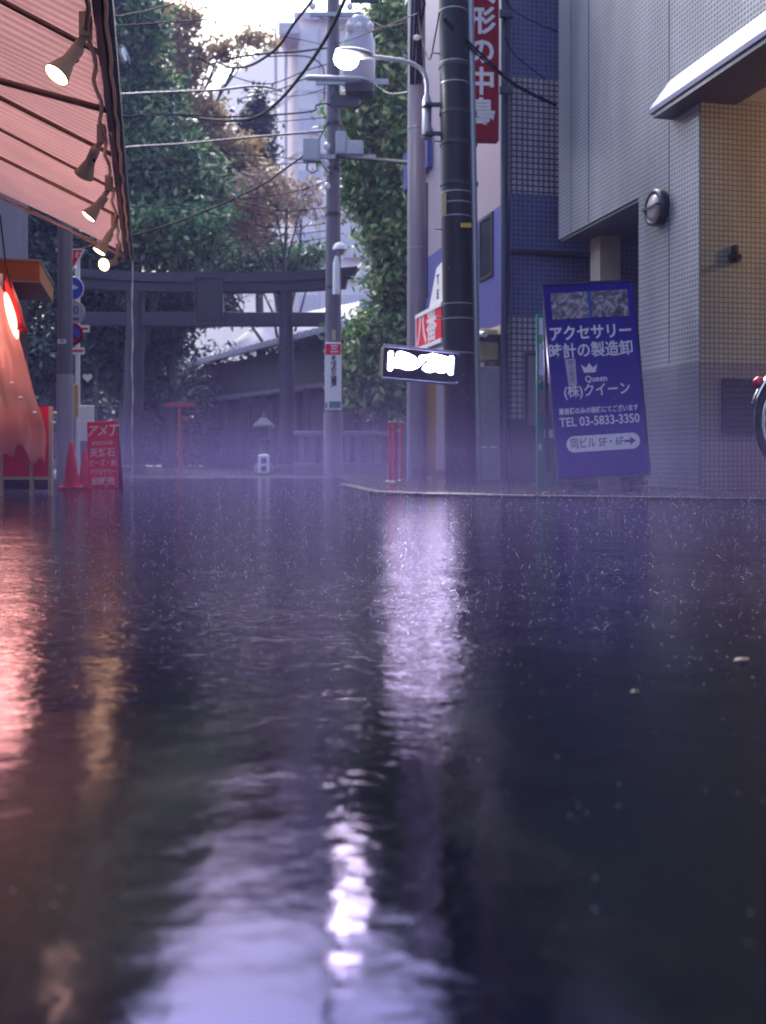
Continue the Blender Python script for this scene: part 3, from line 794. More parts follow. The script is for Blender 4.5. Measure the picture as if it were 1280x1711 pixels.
mb = MB(); mb.box(-.17, .15, -.12, .25, PAVE_Z, 1.42); mb.build('body', M['polelow'], t, bevel=0.012)
mb = MB(); mb.box(-.15, .13, -.134, -.121, .45, 1.36); mb.build('door', M['metal_grey'], t)
mb = MB(); mb.box(-.12, -.04, -.141, -.134, .42, .445); mb.box(0,.09,-.141,-.134,.42,.445); mb.build('handle', M['white'], t)

# vertical red shop sign
VY = 12.3
t = thing('vertical_shop_sign', 'tall deep red vertical sign with white brush characters right of the dark pole', 'shop sign', (PX(800,VY), VY, 0), R(4))
mb = MB(); mb.box(-.23, .238, -.07, .07, PZ(237,VY), PZ(237,VY) + 2.7); mb.build('panel', M['bannerred'], t, bevel=0.008)
mb = MB(); zz = PZ(193, VY)
for i, ch in enumerate('島中の形人'): mb.text(ch, 0.345, 0.028, zz + i * 0.366, -0.072, bold=0.009)
mb.build('lettering', M['letter'], t)
for py in (22, 150):
    mb = MB(); mb.box(.238, .42, -.03, .03, PZ(py,VY)-.04, PZ(py,VY)+.04); mb.build('bracket', M['black'], t)
mb = MB(); mb.box(.238, .25, -.06, .06, PZ(235,VY), PZ(237,VY)+2.69); mb.build('edge_trim', M['white'], t)

# red eatery sign on the blue building's far part
SM = Matrix.Rotation(R(-90), 4, 'Z')          # local x of these signs runs towards the viewer along the wall
RS = Vector((0.489, 13.2)) - DV * 1.78
t = thing('red_shop_sign', 'small red sign with white frame half hidden behind the dark pole', 'shop sign', (RS.x, RS.y, 0), TH)
FM = Matrix.Translation((0, 1.78, 0)) @ SM
mb = MB(); mb.M = FM; mb.box(0, 1.15, -.05, .05, 1.72, 2.10); mb.build('panel', M['red'], t)
mb = MB(); mb.M = FM; mb.box(-.03, 1.17, -.06, .05, 2.10, 2.15); mb.box(-.03, 1.17, -.06, .05, 1.67, 1.72); mb.box(-.034, -.001, -.055, .05, 1.72, 2.10); mb.build('frame', M['white'], t)
for ch, x in (('八', .26), ('番', .72)):
    mb = MB(); mb.M = FM; mb.text(ch, 0.42, x, 1.90, -0.052, bold=0.010, sx=1.1); mb.build('lettering', M['letter'], t)
t = thing('white_shop_panel', 'white slanted panel with black letters above the red framed sign', 'shop sign', (RS.x, RS.y, 0), TH)
FM = Matrix.Translation((0, 1.25, 0)) @ SM
mb = MB(); mb.M = FM; mb.prism([(0,2.155),(0.62,2.155),(0.62,2.64),(0.34,2.60)], -.03, .03); mb.build('panel', M['white'], t)
for ch, z in (('T', 2.45), ('E', 2.27)):
    mb = MB(); mb.M = FM; mb.text(ch, 0.15, 0.40, z, -.032, bold=.006); mb.build('lettering', M['letter_black'], t)

# ------------------------------------------------------------------ poles
t = thing('dark_utility_pole', 'thick dark wet utility pole with pale bands before the blue building', 'utility pole', (0.85, 11.6, 0))
def px_dark(z): return 0.045 - 0.0165 * z          # the pole leans a little
mb = MB(); mb.tube([(px_dark(z) , 0, z) for z in (0, 1.5, 3, 4.5, 5.5, 6.3)], [.185,.180,.174,.168,.164,.160], 28); mb.build('pole', M['poledark'], t)
for py in (8, 96, 131, 316, 334, 357, 505, 530, 588):
    z = PZ(py, 11.4); r = .1855 - .0040*z + .004
    mb = MB(); mb.tube([(px_dark(z),0,z-.006),(px_dark(z),0,z+.006)], r, 28); mb.build('band', M['metal_grey'], t)
for py in (100, 180, 232, 300):
    z = PZ(py, 11.4); r = .1855 - .0040*z + .010
    mb = MB(); mb.tube([(px_dark(z),0,z-.02),(px_dark(z),0,z+.02)], r, 28); mb.box(px_dark(z)+r-.01, px_dark(z)+r+.07, -.03, .03, z-.025, z+.025); mb.build('clamp', M['black'], t)
mb = MB(); mb.tube([(px_dark(z)+.196, -.02, z) for z in (0, 1.5, 3, 4.5, 5.5, 6.3)], .040, 12); mb.build('conduit', M['metal_grey'], t)
mb = MB(); z = PZ(338, 11.4); mb.box(px_dark(z)-.172, px_dark(z)-.125, -.145, -.105, z-.14, z+.12); mb.build('number_plate', M['creambox'], t)
mb = MB(); z = PZ(376, 11.4); mb.box(px_dark(z)+.03, px_dark(z)+.15, -.195, -.14, z-.025, z+.025); mb.build('yellow_tag', M['yellow'], t)
for i in range(4):
    z = 1.9 + i * 1.0; mb = MB(); mb.tube([(px_dark(z) - .16, -.02, z), (px_dark(z) - .26, -.05, z)], .009, 8); mb.build('step_bolt', M['metal_grey'], t)

t = thing('concrete_pole', 'pale grey concrete pole left of the dark utility pole', 'utility pole', (PX(697,13.6), 13.6, 0))
mb = MB(); mb.tube([(0,0,0),(0,0,5),(0,0,6.7)], [.132,.120,.115], 24); mb.build('pole', M['polegrey'], t)
for z in (1.5, 3.1, 4.7): 
    mb = MB(); mb.tube([(0,0,z-.008),(0,0,z+.008)], .132, 24); mb.build('band', M['metal_grey'], t)
mb = MB()
for k in range(4):
    a = k * .35 - .5
    pts = [(-.02 + .085*math.sin(a + .3*math.sin(zz*2+k)), -.12 - .01*k, zz) for zz in np.linspace(5.25, 6.7, 12)]
    mb.tube(pts, .014 + .003*k, 7)
mb.tube([(.06,-.13,5.5),(.02,-.16,5.9),(.10,-.14,6.3),(.06,-.13,6.6)], .02, 7)
mb.build('riser_cables', M['cable'], t)
mb = MB(); mb.ell((-.0,-.16,5.85), .05, .035, .04); mb.build('insulator', M['insul'], t)
mb = MB(); mb.box(.03, .27, .14, .18, 0.1, 1.6); mb.build('yellow_guard', M['yellow'], t)

# street lamp on a bracket arm
LY = 11.7
t = thing('street_lamp', 'lit street lamp on a curved grey arm above the lane', 'street lamp', (PX(714,LY), LY, 0))
def L(px, py, dy=0.0): q = P(px, py, LY); return (q.x - PX(714,LY), dy, q.z)
mb = MB(); mb.tube([L(714,232),L(714,170),L(714,160)], [.056,.056,.036], 16); mb.build('ballast_tube', M['metal_grey'], t)
mb = MB(); mb.tube([L(714,162),L(714,140),L(711,125),L(703,114),L(690,106),L(670,101),L(640,97),L(600,93)], .026, 12); mb.build('arm', M['metal_grey'], t)
mb = MB(); h = L(584,94); mb.M = Matrix.Translation(h) @ Matrix.Rotation(R(6),4,'Y'); mb.ell((0.04,0,.040), .225, .12, .056); mb.build('hood', M['metal_grey'], t)
mb = MB(); h = L(577,100); mb.M = Matrix.Translation(h) @ Matrix.Rotation(R(12),4,'Y'); mb.ell((0,0,0), .142, .115, .104); mb.build('bulb', M['lampglow'], t)
for py in (180, 228):
    mb = MB(); z = PZ(py, LY); mb.box(-.02, .15, -.14, -.06, z-.015, z+.015); mb.tube([(0,0,z-.018),(0,0,z+.018)], .062, 14); mb.build('bracket', M['black'], t)

# glowing box sign
SY = 10.8
t = thing('light_box_sign', 'black box sign with glowing white characters on the concrete pole', 'illuminated sign', P(700, 611, SY), rot=Euler((0, R(3.2), R(20)), 'XYZ'))
Wd, Hh = 0.415, 0.158
mb = MB(); mb.box(-Wd, Wd, -.05, .09, -Hh, Hh); mb.build('housing', M['black'], t, bevel=0.01)
for zc in (Hh + .012, -Hh - .012):
    mb = MB(); mb.tube([(-Wd-.015,-.055,zc),(0,-.055,zc),(Wd+.0,-.055,zc),(Wd+.03,-.03,zc-.02*(1 if zc>0 else -1))], .015, 10); mb.build('rail', M['metal_blue'], t)
def uv(x, y):
    u = (x - 65) / 880.0; v = (y - (640 + 0.085 * (x - 65))) / 340.0
    return (-Wd*.97 + u * 2 * Wd*.97, Hh*0.92 - v * 2 * Hh*0.92)
b1 = [(210,690),(250,678),(330,695),(420,735),(470,775),(520,790),(560,790),(540,820),(470,880),(400,908),(330,905),(250,880),(200,880),(190,800),(200,740)]
b2 = [(480,740),(520,725),(600,715),(650,700),(760,720),(840,745),(848,800),(835,930),(770,945),(720,930),(690,915),(650,935),(580,930),(530,890),(560,850),(612,795),(540,770),(490,755)]
mb = MB()
for pg in (b1, b2): mb.prism([uv(*p) for p in pg], -.056, -.051)
for x, ya in ((136, 705), (892, 755)):
    for k in range(5):
        cx, cz = uv(x, ya + k * 46); mb.M = Matrix.Translation((cx, -.054, cz)); mb.ell((0,0,0), .030, .004, .026, 14, 8); mb.M = Matrix.Identity(4)
mb.build('lettering', M['ledglow'], t)
mb = MB()
for pg in ([(335,778),(365,798),(400,780),(404,790),(366,815),(335,792)], [(722,868),(772,800),(780,808),(732,872)]): mb.prism([uv(*p) for p in pg], -.0585, -.0565)
mb.build('character_gap', M['black'], t)
mb = MB(); mb.box(.05,.11,.09,.75,-.03,.03); mb.build('mounting_arm', M['metal_dark'], t)

# transformer pole
TY = 18.0
t = thing('transformer_pole', 'dark slim utility pole carrying the transformer before the shrine gate', 'utility pole', (PX(556,TY), TY, 0))
mb = MB(); mb.tube([(0,0,0),(0,0,5),(0,0,11)], [.165,.125,.10], 20); mb.build('pole', M['polefar'], t)
mb = MB(); mb.tube([(0,0,.0),(0,0,1.1)], .172, 20); mb.build('lower_sleeve', M['polegrey'], t)
for z in (3.3, 4.6, 5.4, 6.2, 7.0): 
    mb = MB(); mb.tube([(0,0,z-.03),(0,0,z+.03)], .145, 16); mb.build('band', M['metal_dark'], t)
mb = MB(); mb.box(-.55, .75, -.16, -.10, 5.55, 5.62); mb.box(-.40, .5, -.16, -.10, 8.05, 8.12); mb.box(-.3, 1.0, -.16, -.10, 6.85, 6.95); mb.build('cross_arm', M['metal_grey'], t)
mb = MB()
for x, z in ((-.10,5.75),(-.11,5.45),(-.11,5.3),(-.10,5.05),(-.35,8.2),(.3,8.2)): mb.ell((x,-.2,z), .06, .05, .07, 12, 8)
mb.build('insulator', M['insul'], t)
t = thing('pole_transformer', 'round grey transformer drum bolted high on the slim pole', 'transformer', (PX(600,TY), TY - .1, 0))
mb = MB(); mb.M = Matrix.Translation((0,0,PZ(148,TY))); mb.lathe([(0.22,0),(0.26,.03),(0.275,.06),(0.275,.78),(0.24,.86),(0.22,.98),(0.20,1.14),(0.16,1.2),(0.0001,1.24)], 28); mb.build('tank', M['xformer'], t)
for dx in (-.17, 0.0, .19):
    mb = MB(); mb.M = aim((dx, -.17, PZ(62,TY)), (dx*.6, -.8, .9)); mb.lathe([(.05,0),(.062,.03),(.045,.06),(.062,.09),(.04,.13),(.0001,.15)], 12); mb.build('bushing', M['insul'], t)
mb = MB(); mb.box(-.24,.24,-.25,.2,PZ(150,TY)-.14,PZ(150,TY)-.004); mb.box(-.5,.0,-.04,.04,PZ(150,TY)-.34,PZ(150,TY)-.14); mb.build('support', M['metal_dark'], t)
mb = MB(); mb.box(-.16,.34,-.1,.0,PZ(10,TY),PZ(10,TY)+.05); mb.build('top_arm', M['metal_dark'], t)
def jbox(px, py, wpx, hpx, label, dy=-.25):
    Y = TY + dy; t = thing('junction_box', label, 'utility box', P(px, py, Y))
    w_, h_ = wpx / F * Y / 2, hpx / F * Y / 2
    mb = MB(); mb.box(-w_, w_, -.1, .1, -h_, h_); mb.build('casing', M['xformer'], t, bevel=0.015)
    mb = MB(); mb.box(-w_*.8, w_*.8, -.112, -.1, -h_*.85, h_*.85); mb.build('cover', M['metal_grey'], t)
    mb = MB(); mb.tube([(-w_*.5,0,-h_),(-w_*.6,0,-h_-.12),(0,-.02,-h_-.2),(w_*.7,0,-h_-.14),(w_*.6,0,-h_)], .014, 7); mb.build('looped_cable', M['cable'], t)
jbox(520, 252, 28, 38, 'square grey box held out left of the slim pole')
jbox(569, 241, 18, 38, 'narrow grey box on the front of the slim pole')
jbox(592, 249, 28, 24, 'wide grey box fixed right of the slim pole')
t = thing('security_lamp', 'small domed white lamp on a tube half way up the slim pole', 'lamp', (PX(562,17.6), 17.6, 0))
def S(px, py): return (PX(px,17.6) - PX(562,17.6), 0, PZ(py,17.6))
mb = MB(); mb.tube([S(561,492),S(561,440),S(562,428)], [.062,.055,.03], 14); mb.build('ballast_tube', M['white'], t)
mb = MB(); mb.M = Matrix.Translation(S(567,418)); mb.lathe([(0.125,0),(0.12,.05),(0.09,.10),(0.03,.135),(.0001,.14)], 20); mb.build('dome', M['white'], t)
mb = MB(); mb.M = Matrix.Translation(S(567,418)); mb.lathe([(.08,-.002),(.07,-.07),(.0001,-.10)], 16); mb.build('bulb', M['lens'], t)

t = thing('pole_advert', 'narrow white advert board wrapped round the slim pole with red heading', 'pole advert', (PX(556,17.7), 17.7, 0))
ah, az0, az1 = 0.142, PZ(685,17.7), PZ(572,17.7)
mb = MB(); mb.box(-ah, ah, -.035, .0, az0, az1); mb.build('board', M['white'], t, bevel=0.01)
mb = MB(); mb.box(-ah+.008, ah-.008, -.041, -.036, az1-.22, az1-.03); mb.build('red_heading', M['red'], t)
mb = MB(); mb.text('三', .15, 0.02, az1-.125, -.043, bold=.004)
mb.build('heading_lettering', M['letter'], t)
mb = MB()
for i, ch in enumerate('そばの三浦屋'): mb.text(ch, .10, 0.01, az1 - .29 - i*.092, -.037, bold=.006)
mb.build('lettering', M['letter_black'], t)
mb = MB(); mb.box(-.07, ah-.008, -.041, -.036, az0+.03, az0+.15); mb.box(-ah+.005,-.10,-.041,-.036,az0+.03,az0+.13); mb.build('address_plate', pbr('teal_plate', (0.05,0.16,0.19), 0.4), t)
mb = MB(); z = PZ(560,17.7); mb.box(-.02,.04,-.04,0,z-.09,z+.09); mb.build('pole_number', M['creambox'], t)

# ------------------------------------------------------------------ overhead cables
def cab(label, a, b, r=0.012, sag=0.15, mat='cable', n=22, group=None):
    a, b = P(*a), P(*b)
    pts = []
    for i in range(n + 1):
        u = i / n; p = a.lerp(b, u); p.z -= sag * 4 * u * (1 - u); pts.append(p)
    m_ = MB(); o0 = a.copy(); m_.M = Matrix.Translation(-o0); m_.tube(pts, r, 7)
    o = m_.build('overhead_cable', M[mat]); o.location = o0
    return tag(o, label, 'cable', group or 'overhead cables over the lane')
def cabp(label, pts, Ys, r=0.012, mat='cable'):
    n = len(pts); P3 = [P(px, py, Y) for (px, py), Y in zip(pts, Ys)]
    out = []
    for i in range(n - 1):                                      # Catmull-Rom through the points
        p0, p1, p2, p3 = P3[max(i-1,0)], P3[i], P3[i+1], P3[min(i+2,n-1)]
        for k in range(7):
            u = k / 7
            out.append(0.5 * ((2*p1) + (p2-p0)*u + (2*p0-5*p1+4*p2-p3)*u*u + (3*p1-p0-3*p2+p3)*u*u*u))
    out.append(P3[-1])
    m_ = MB(); o0 = P3[0].copy(); m_.M = Matrix.Translation(-o0); m_.tube(out, r, 7)
    o = m_.build('overhead_cable', M[mat]); o.location = o0
    return tag(o, label, 'cable', 'overhead cables over the lane')
cabp('thickest black cable slanting down across the white tower', [(592,-45),(575,0),(545,62),(505,122),(462,172),(420,198),(362,201),(300,192)], [12,12.5,13,14,15,16,17,18], .024)
cabp('thick black cable dropping from the top edge along the sky gap', [(540,-40),(521,0),(490,40),(466,76),(440,97),(415,110),(385,113),(368,106)], [14,14,14.5,15,15.5,16,17,17.5], .02)
cabp('black cable running level from the looped end to the slim pole', [(368,106),(390,97),(440,90),(490,87),(523,83),(548,80)], [17.5,17.6,17.7,17.8,17.9,18], .017)
cabp('thin black cable curling down onto the slim pole', [(440,95),(490,93),(520,97),(538,112),(541,140),(541,170)], [17.7,17.8,17.9,17.9,17.9,17.9], .011)
cabp('bright wet cable stretched from the awning side to the conifer top', [(150,161),(240,156),(355,151),(430,144),(470,152)], [16,17,18,19,20], .022, 'cable_grey')
cabp('wet grey cable below the bright one ending at the white insulators', [(150,255),(220,246),(300,241),(373,234),(460,226),(541,219)], [15,15.5,16,16.8,17.4,17.9], .019, 'cable_grey')
cabp('grey cable looping into the pole just above the square box', [(180,196),(283,191),(360,195),(440,193),(520,186),(528,176),(548,174),(560,188)], [16,16.4,16.8,17.2,17.8,17.9,17.9,17.9], .015)
cabp('long cable slanting from the square box down left through the trees', [(120,420),(229,392),(330,358),(430,313),(470,286),(505,262)], [15.5,16,16.5,17,17.4,17.7], .017)
cabp('cable with a fat splice sleeve just below the lit street lamp', [(400,165),(470,148),(505,133),(530,131),(575,131),(613,134),(635,148),(655,157),(682,154)], [17.5,17.5,17.5,17.5,17.5,17.4,17,15.5,13.7], .012, 'cable_grey')
cabp('thin drooping line between the conifer top and the slim pole', [(440,150),(470,160),(510,158),(548,146)], [20,19.2,18.5,18], .007)
cabp('faint line sagging under the square grey box to the left', [(230,345),(330,338),(430,330),(500,318),(552,300)], [16,16.6,17.2,17.7,18], .008)
cabp('upper of two close lines crossing the trees at lamp dome height', [(200,400),(330,402),(450,396),(556,384)], [17,17.5,17.8,18], .007)
cabp('lower of two close lines crossing the trees at lamp dome height', [(200,414),(330,418),(450,410),(556,396)], [17,17.5,17.8,18], .007)
cabp('steep thin line from the top edge to the pole cross arm', [(470,-20),(500,12),(530,28),(552,33)], [18,18,18,18], .008)
cabp('short line joining the transformer top to the concrete pole', [(612,30),(640,44),(670,40),(692,28)], [17.9,16.5,15,13.6], .008)
cabp('slack loop of cable hanging left of the slim pole', [(548,205),(532,235),(530,262),(545,285),(556,290)], [17.8,17.7,17.7,17.7,17.85], .012)
cabp('thin line crossing the dark tree just above the wet grey cable', [(150,212),(230,214),(330,210),(440,205),(548,196)], [15.5,16.2,16.9,17.5,18], .008)
cabp('thin line crossing the green tree level with the square grey box', [(160,300),(240,290),(350,283),(450,276),(552,268)], [15.5,16.2,16.9,17.5,18], .008)
cabp('dark line sagging across the sky gap under the thick black cables', [(330,96),(390,128),(450,140),(510,118),(550,106)], [17,17.3,17.6,17.8,18], .009)
mb = MB(); q = P(562,131,17.5); mb.M = Matrix.Translation(q); mb.tube([(-.55,0,.01),(-.5,0,.01),(.4,0,-.01),(.52,0,-.02)], [.02,.05,.05,.02], 12)
tag(mb.build('cable_splice', M['metal_grey']), 'grey splice sleeve on the cable below the street lamp', 'cable sleeve')
cabp('dark heavy cable from the slim pole right to the concrete pole', [(560,262),(600,265),(640,268),(690,273)], [17.9,16.8,15.4,13.7], .030)
cabp('black cable crossing the red vertical sign towards the grey building', [(742,30),(780,67),(815,100),(853,135),(890,156),(930,175)], [11.4,11.5,11.6,11.8,11.9,11.98], .015)
cabp('second black cable close beside the one over the red sign', [(742,34),(782,76),(818,108),(856,140),(892,160),(930,177)], [11.4,11.5,11.6,11.8,11.9,11.98], .010)
cabp('thin cable over the blue tiles above the pink tile band', [(845,62),(858,88),(885,112),(912,132)], [11.9,12.0,12.1,12.3], .007)
cabp('thin cable at the top of the blue tiles by the grey wall', [(838,-12),(860,18),(900,40),(935,54)], [11.8,11.9,12.0,12.0], .007)
cabp('thin cable in front of the dark tree near the top of the awning', [(140,34),(190,28),(240,19),(290,6)], [14,15,16,17], .014)
cabp('thin cable just under the topmost one near the awning', [(140,50),(200,43),(270,38),(345,33)], [14,15,16,17], .012)
cabp('hair thin line running level across the tower top', [(466,60),(500,66),(556,74),(640,45),(700,22)], [19,19,18,14,11], .007)
cabp('hair thin line from the tower down behind the slim pole', [(380,258),(460,262),(540,272),(560,270)], [17,17.4,17.8,18], .007)
cabp('lowest thin cable crossing before the low white tower base', [(370,330),(470,352),(556,345)], [17,17.5,18], .008)
cabp('thin sagging cable just above the shrine gate top', [(200,345),(330,352),(450,380),(556,372)], [17,17.5,17.8,18], .008)
cabp('thin cable ending at the top of the concrete pole from the lamp arm', [(700,25),(705,60),(718,100),(728,60),(735,20)], [13.4,13,12.3,11.7,11.5], .009)

t = thing('hanging_lamp', 'slim dark lamp with a bright lower side hanging in front of the dark tree', 'lamp', P(205, 84, 15), 0)
def HL(px, py): q = P(px, py, 15); o_ = P(205, 84, 15); return (q.x - o_.x, 0, q.z - o_.z)
mb = MB(); mb.tube([HL(172,36), HL(183,56), HL(194,74), HL(203,82)], .012, 8); mb.build('stem', M['cable_grey'], t)
mb = MB(); mb.tube([HL(201,76), HL(204,84), HL(211,103), HL(215,110)], [.02,.05,.055,.02], 12); mb.build('housing', M['metal_dark'], t)
mb = MB(); mb.M = Matrix.Translation((-.012,-.045,0)); mb.tube([HL(206,83), HL(208,90), HL(213,104)], [.015,.03,.02], 10); mb.build('lens', M['white'], t)

# ------------------------------------------------------------------ right pavement signs
BY = 9.0
t = thing('blue_signboard', 'tall deep blue standing sign with white lettering leaning before the tiled wall', 'standing sign', (PX(1011,BY), BY, PAVE_Z + 0.096), rot=Euler((R(-4), R(-3.7), R(5)), 'XYZ'))
K = BY / F                                   # metres per photograph pixel on the board
def bz(py): return 0.02 + (795 - py) * K
bw = 0.409
mb = MB(); mb.box(-bw, bw, 0, .035, 0.02, bz(468)); mb.build('panel', M['signblue'], t, bevel=0.006)
mb = MB()
mb.box(-bw-.012, -bw, -.012, .04, 0, bz(466)); mb.box(bw, bw+.012, -.012, .04, 0, bz(466)); mb.box(-bw, bw, -.012, .04, bz(468), bz(465)); mb.box(-bw, bw, -.012, .04, 0, .018)
mb.build('frame', pbr('navy_frame', (0.008,0.008,0.07), 0.3), t)
mb = MB(); mb.M = Matrix.Translation((0,.04,bz(480))) @ Matrix.Rotation(R(14),4,'X'); mb.box(-bw, -bw+.03, 0, .02, -1.62, 0); mb.box(bw-.03, bw, 0, .02, -1.62, 0); mb.build('rear_leg', M['metal_dark'], t)
for x in (-bw*.8, bw*.8):
    mb = MB(); mb.box(x-.03, x+.03, -.10, .22, -.085, -.045); mb.box(x-.018, x+.018, -.01, .03, -.045, -.001); mb.build('foot', M['metal_dark'], t)
def photo_mat():
    m, n, l, b = newmat('shop_photo')
    tc = n.new('ShaderNodeTexCoord'); no = n.new('ShaderNodeTexNoise'); no.inputs['Scale'].default_value = 14; no.inputs['Detail'].default_value = 6; no.inputs['Distortion'].default_value = 1.2
    l.new(tc.outputs['Object'], no.inputs['Vector'])
    cr = n.new('ShaderNodeValToRGB'); e = cr.color_ramp.elements
    e[0].position = .36; e[0].color = (.03,.03,.045,1); e[1].position = .62; e[1].color = (.42,.36,.42,1)
    x = e.new(.5); x.color = (.16,.13,.17,1)
    l.new(no.outputs['Fac'], cr.inputs[0]); l.new(cr.outputs[0], b.inputs['Base Color']); b.inputs['Roughness'].default_value = .3
    return m
PM = photo_mat()
for xa, xb in ((-.35, -.015), (.015, .35)):
    mb = MB(); mb.box(xa, xb, -.004, -.0005, bz(527), bz(482)); mb.build('photo_panel', PM, t)
mb = MB(); mb.box(-.009,.009,-.005,-.0005,bz(527),bz(482)); mb.build('photo_divider', M['roadblue'], t)
def brow(mb, s, size, px, py, bold, sx=1.0, align='CENTER', shear=0.0, y=-.0005):
    mb.text(s, size, (px - 1003) * K, bz(py), y, bold, .0015, align, sx, shear)
mb = MB()
brow(mb, 'アクセサリー', 0.141, 1000, 553, .0035, 0.90)
brow(mb, '時計の製造卸', 0.144, 998, 583, .0022, 0.90)
brow(mb, 'Queen', 0.077, 1003, 631, .001, 0.95)
brow(mb, '(株)クイーン', 0.126, 1003, 651, .0016, 0.86)
brow(mb, '業者様のみの価格にてございます', 0.062, 1003, 684, .0012, 0.78)
brow(mb, 'TEL 03-5833-3350', 0.113, 1003, 702, .0018, 0.86)
cr = [(-.045,-.02),(-.06,.045),(-.035,.018),(-.022,.06),(0,.022),(.022,.06),(.035,.018),(.06,.045),(.045,-.02)]
cr = [(-.051,-.036),(-.075,.039),(-.031,.005),(0,.051),(.031,.005),(.075,.039),(.051,-.036)]
mb.prism([((993-1003)*K + x, bz(613) + z) for x, z in cr], -.002, -.0004)
mb.build('lettering', M['letter'], t)
mb = MB(); mb.prism([((952-1003)*K, bz(595)), ((970-1003)*K, bz(595)), ((969-1003)*K, bz(640)), ((955-1003)*K, bz(640))], -.003, -.0021)
st = mb.build('paper_strip', pbr('faded_paper', (0.42,0.36,0.48), .6), t)
mb = MB()
for i, ch in enumerate('卸小売可'): mb.text(ch, .05, (962-1003)*K, bz(602 + i*10), -.0035, .0005, .0006)
mb.build('strip_lettering', M['letter_blue'], st)
pts = []
cw, chh = 63 * K, 13.5 * K
for k in range(13): a = math.pi/2 - math.pi * k / 12; pts.append((cw - chh + chh*math.cos(a), chh*math.sin(a)))
for k in range(13): a = -math.pi/2 - math.pi * k / 12; pts.append((-cw + chh + chh*math.cos(a), chh*math.sin(a)))
ox, oz = 3*K, bz(739)
mb = MB(); mb.prism([(ox + x, oz + z) for x, z in pts], -.003, -.0006)
cp = mb.build('white_capsule', M['letter'], t)
mb = MB(); mb.text('同ビル 5F・6F', .100, ox - .058, oz, -.003, .0012, .001, 'CENTER', .78)
mb.prism([(ox + x*K, oz + z*K) for x, z in ((36,-2),(46,-2),(46,-7),(56,0),(46,7),(46,2),(36,2))], -.0045, -.0031)
mb.build('capsule_lettering', M['letter_blue'], cp)

t = thing('green_poster_stand', 'green poster stand peeping out behind the blue standing sign', 'poster stand', (PX(897,9.7), 9.7, PAVE_Z), R(4))
mb = MB(); mb.box(0, .6, -.02, .02, 0.0, PZ(525,9.7)-PAVE_Z); mb.build('board', M['green'], t, bevel=0.006)
def poster_mat():
    m, n, l, b = newmat('poster_print')
    tc = n.new('ShaderNodeTexCoord'); vo = n.new('ShaderNodeTexVoronoi'); vo.inputs['Scale'].default_value = 16
    l.new(tc.outputs['Object'], vo.inputs['Vector'])
    cr = n.new('ShaderNodeValToRGB'); cr.color_ramp.interpolation = 'CONSTANT'; e = cr.color_ramp.elements
    e[0].color = (.75,.75,.8,1); e[1].position = .45; e[1].color = (.22,.42,.20,1)
    for p, c in ((.62,(.8,.78,.82,1)),(.8,(.18,.15,.3,1)),(.9,(.7,.3,.15,1))): x = e.new(p); x.color = c
    se = n.new('ShaderNodeSeparateColor'); l.new(vo.outputs['Color'], se.inputs[0]); l.new(se.outputs[0], cr.inputs[0])
    l.new(cr.outputs[0], b.inputs['Base Color']); b.inputs['Roughness'].default_value = .25
    return m
def gz(py): return PZ(py,9.7) - PAVE_Z
mb = MB(); mb.box(.02, .46, -.026, -.0205, gz(640), gz(532)); mb.build('poster', poster_mat(), t)
mb = MB(); mb.box(.03, .46, -.026, -.0205, gz(690), gz(652)); mb.build('mauve_card', pbr('mauve_card', (.30,.16,.22), .4), t)
mb = MB(); mb.box(.07, .40, -.026, -.0205, gz(732), gz(718)); mb.box(.02,.045,-.026,-.0205,gz(752),gz(742)); mb.build('white_label', M['letter'], t)

# bicycle, mostly beyond the edge of the frame
def torus(mb, Rr, r, n=48, m=8):
    mb.tube([(Rr*math.cos(2*math.pi*i/n), 0, Rr*math.sin(2*math.pi*i/n)) for i in range(n+1)], r, m, cap=False)
WX, WY, WR = 2.165, 5.0, .33
t = thing('bicycle', 'bicycle with chrome mudguard and red reflector parked by the entrance', 'bicycle', (WX, WY, STEP_Z), R(-6))
for dx in (0, 1.08):
    mb = MB(); mb.M = Matrix.Translation((dx,0,WR)); mb.lathe([(.03,-.03)], 3) if False else None
    for k in range(18):
        a = k * math.pi / 9; mb.tube([(.02*math.cos(a), .02*(-1)**k, .02*math.sin(a)), (.29*math.cos(a+.1), 0, .29*math.sin(a+.1))], .0014, 4)
    mb.tube([(0,-.04,0),(0,.04,0)], .022, 12); wh = mb.build('wheel', M['chrome'], t)
    mb = MB(); mb.M = Matrix.Translation((dx,0,WR)); torus(mb, .312, .019); mb.build('tyre', M['rubber'], wh)
    mb = MB(); mb.M = Matrix.Translation((dx,0,WR)); torus(mb, .288, .012); mb.build('rim', M['chrome'], wh)
    mb = MB(); V1, F1 = [], []
    a0, a1 = (R(165), R(20)) if dx == 0 else (R(150), R(0))
    for i in range(25):
        a = a0 + (a1 - a0) * i / 24
        for yy, rr in ((-.032,.338),(-.018,.352),(.018,.352),(.032,.338)):
            V1.append((dx + rr*math.cos(a), yy, WR + rr*math.sin(a)))
    for i in range(24):
        for k in range(3): F1.append((i*4+k, i*4+k+1, i*4+k+5, i*4+k+4))
    mb.add(V1, F1, True); o = mb.build('mudguard', M['chrome'], t); sd = o.modifiers.new('solid','SOLIDIFY'); sd.thickness = .002
mb = MB()
for a, b, r in (((0,0,WR),(.45,0,.30),.012),((0,0,WR),(.36,0,.78),.01),((.45,0,.30),(.34,0,.88),.015),((.45,0,.30),(.90,0,.75),.018),((.37,0,.62),(.90,0,.80),.015),((.88,0,.85),(1.08,0,WR),.014),((.34,0,.88),(.33,0,.95),.012),((.88,0,.85),(.84,0,1.02),.012)):
    mb.tube([a,b], r, 10)
mb.build('frame', pbr('bike_paint', (.05,.05,.08), .25, coat=.5), t)
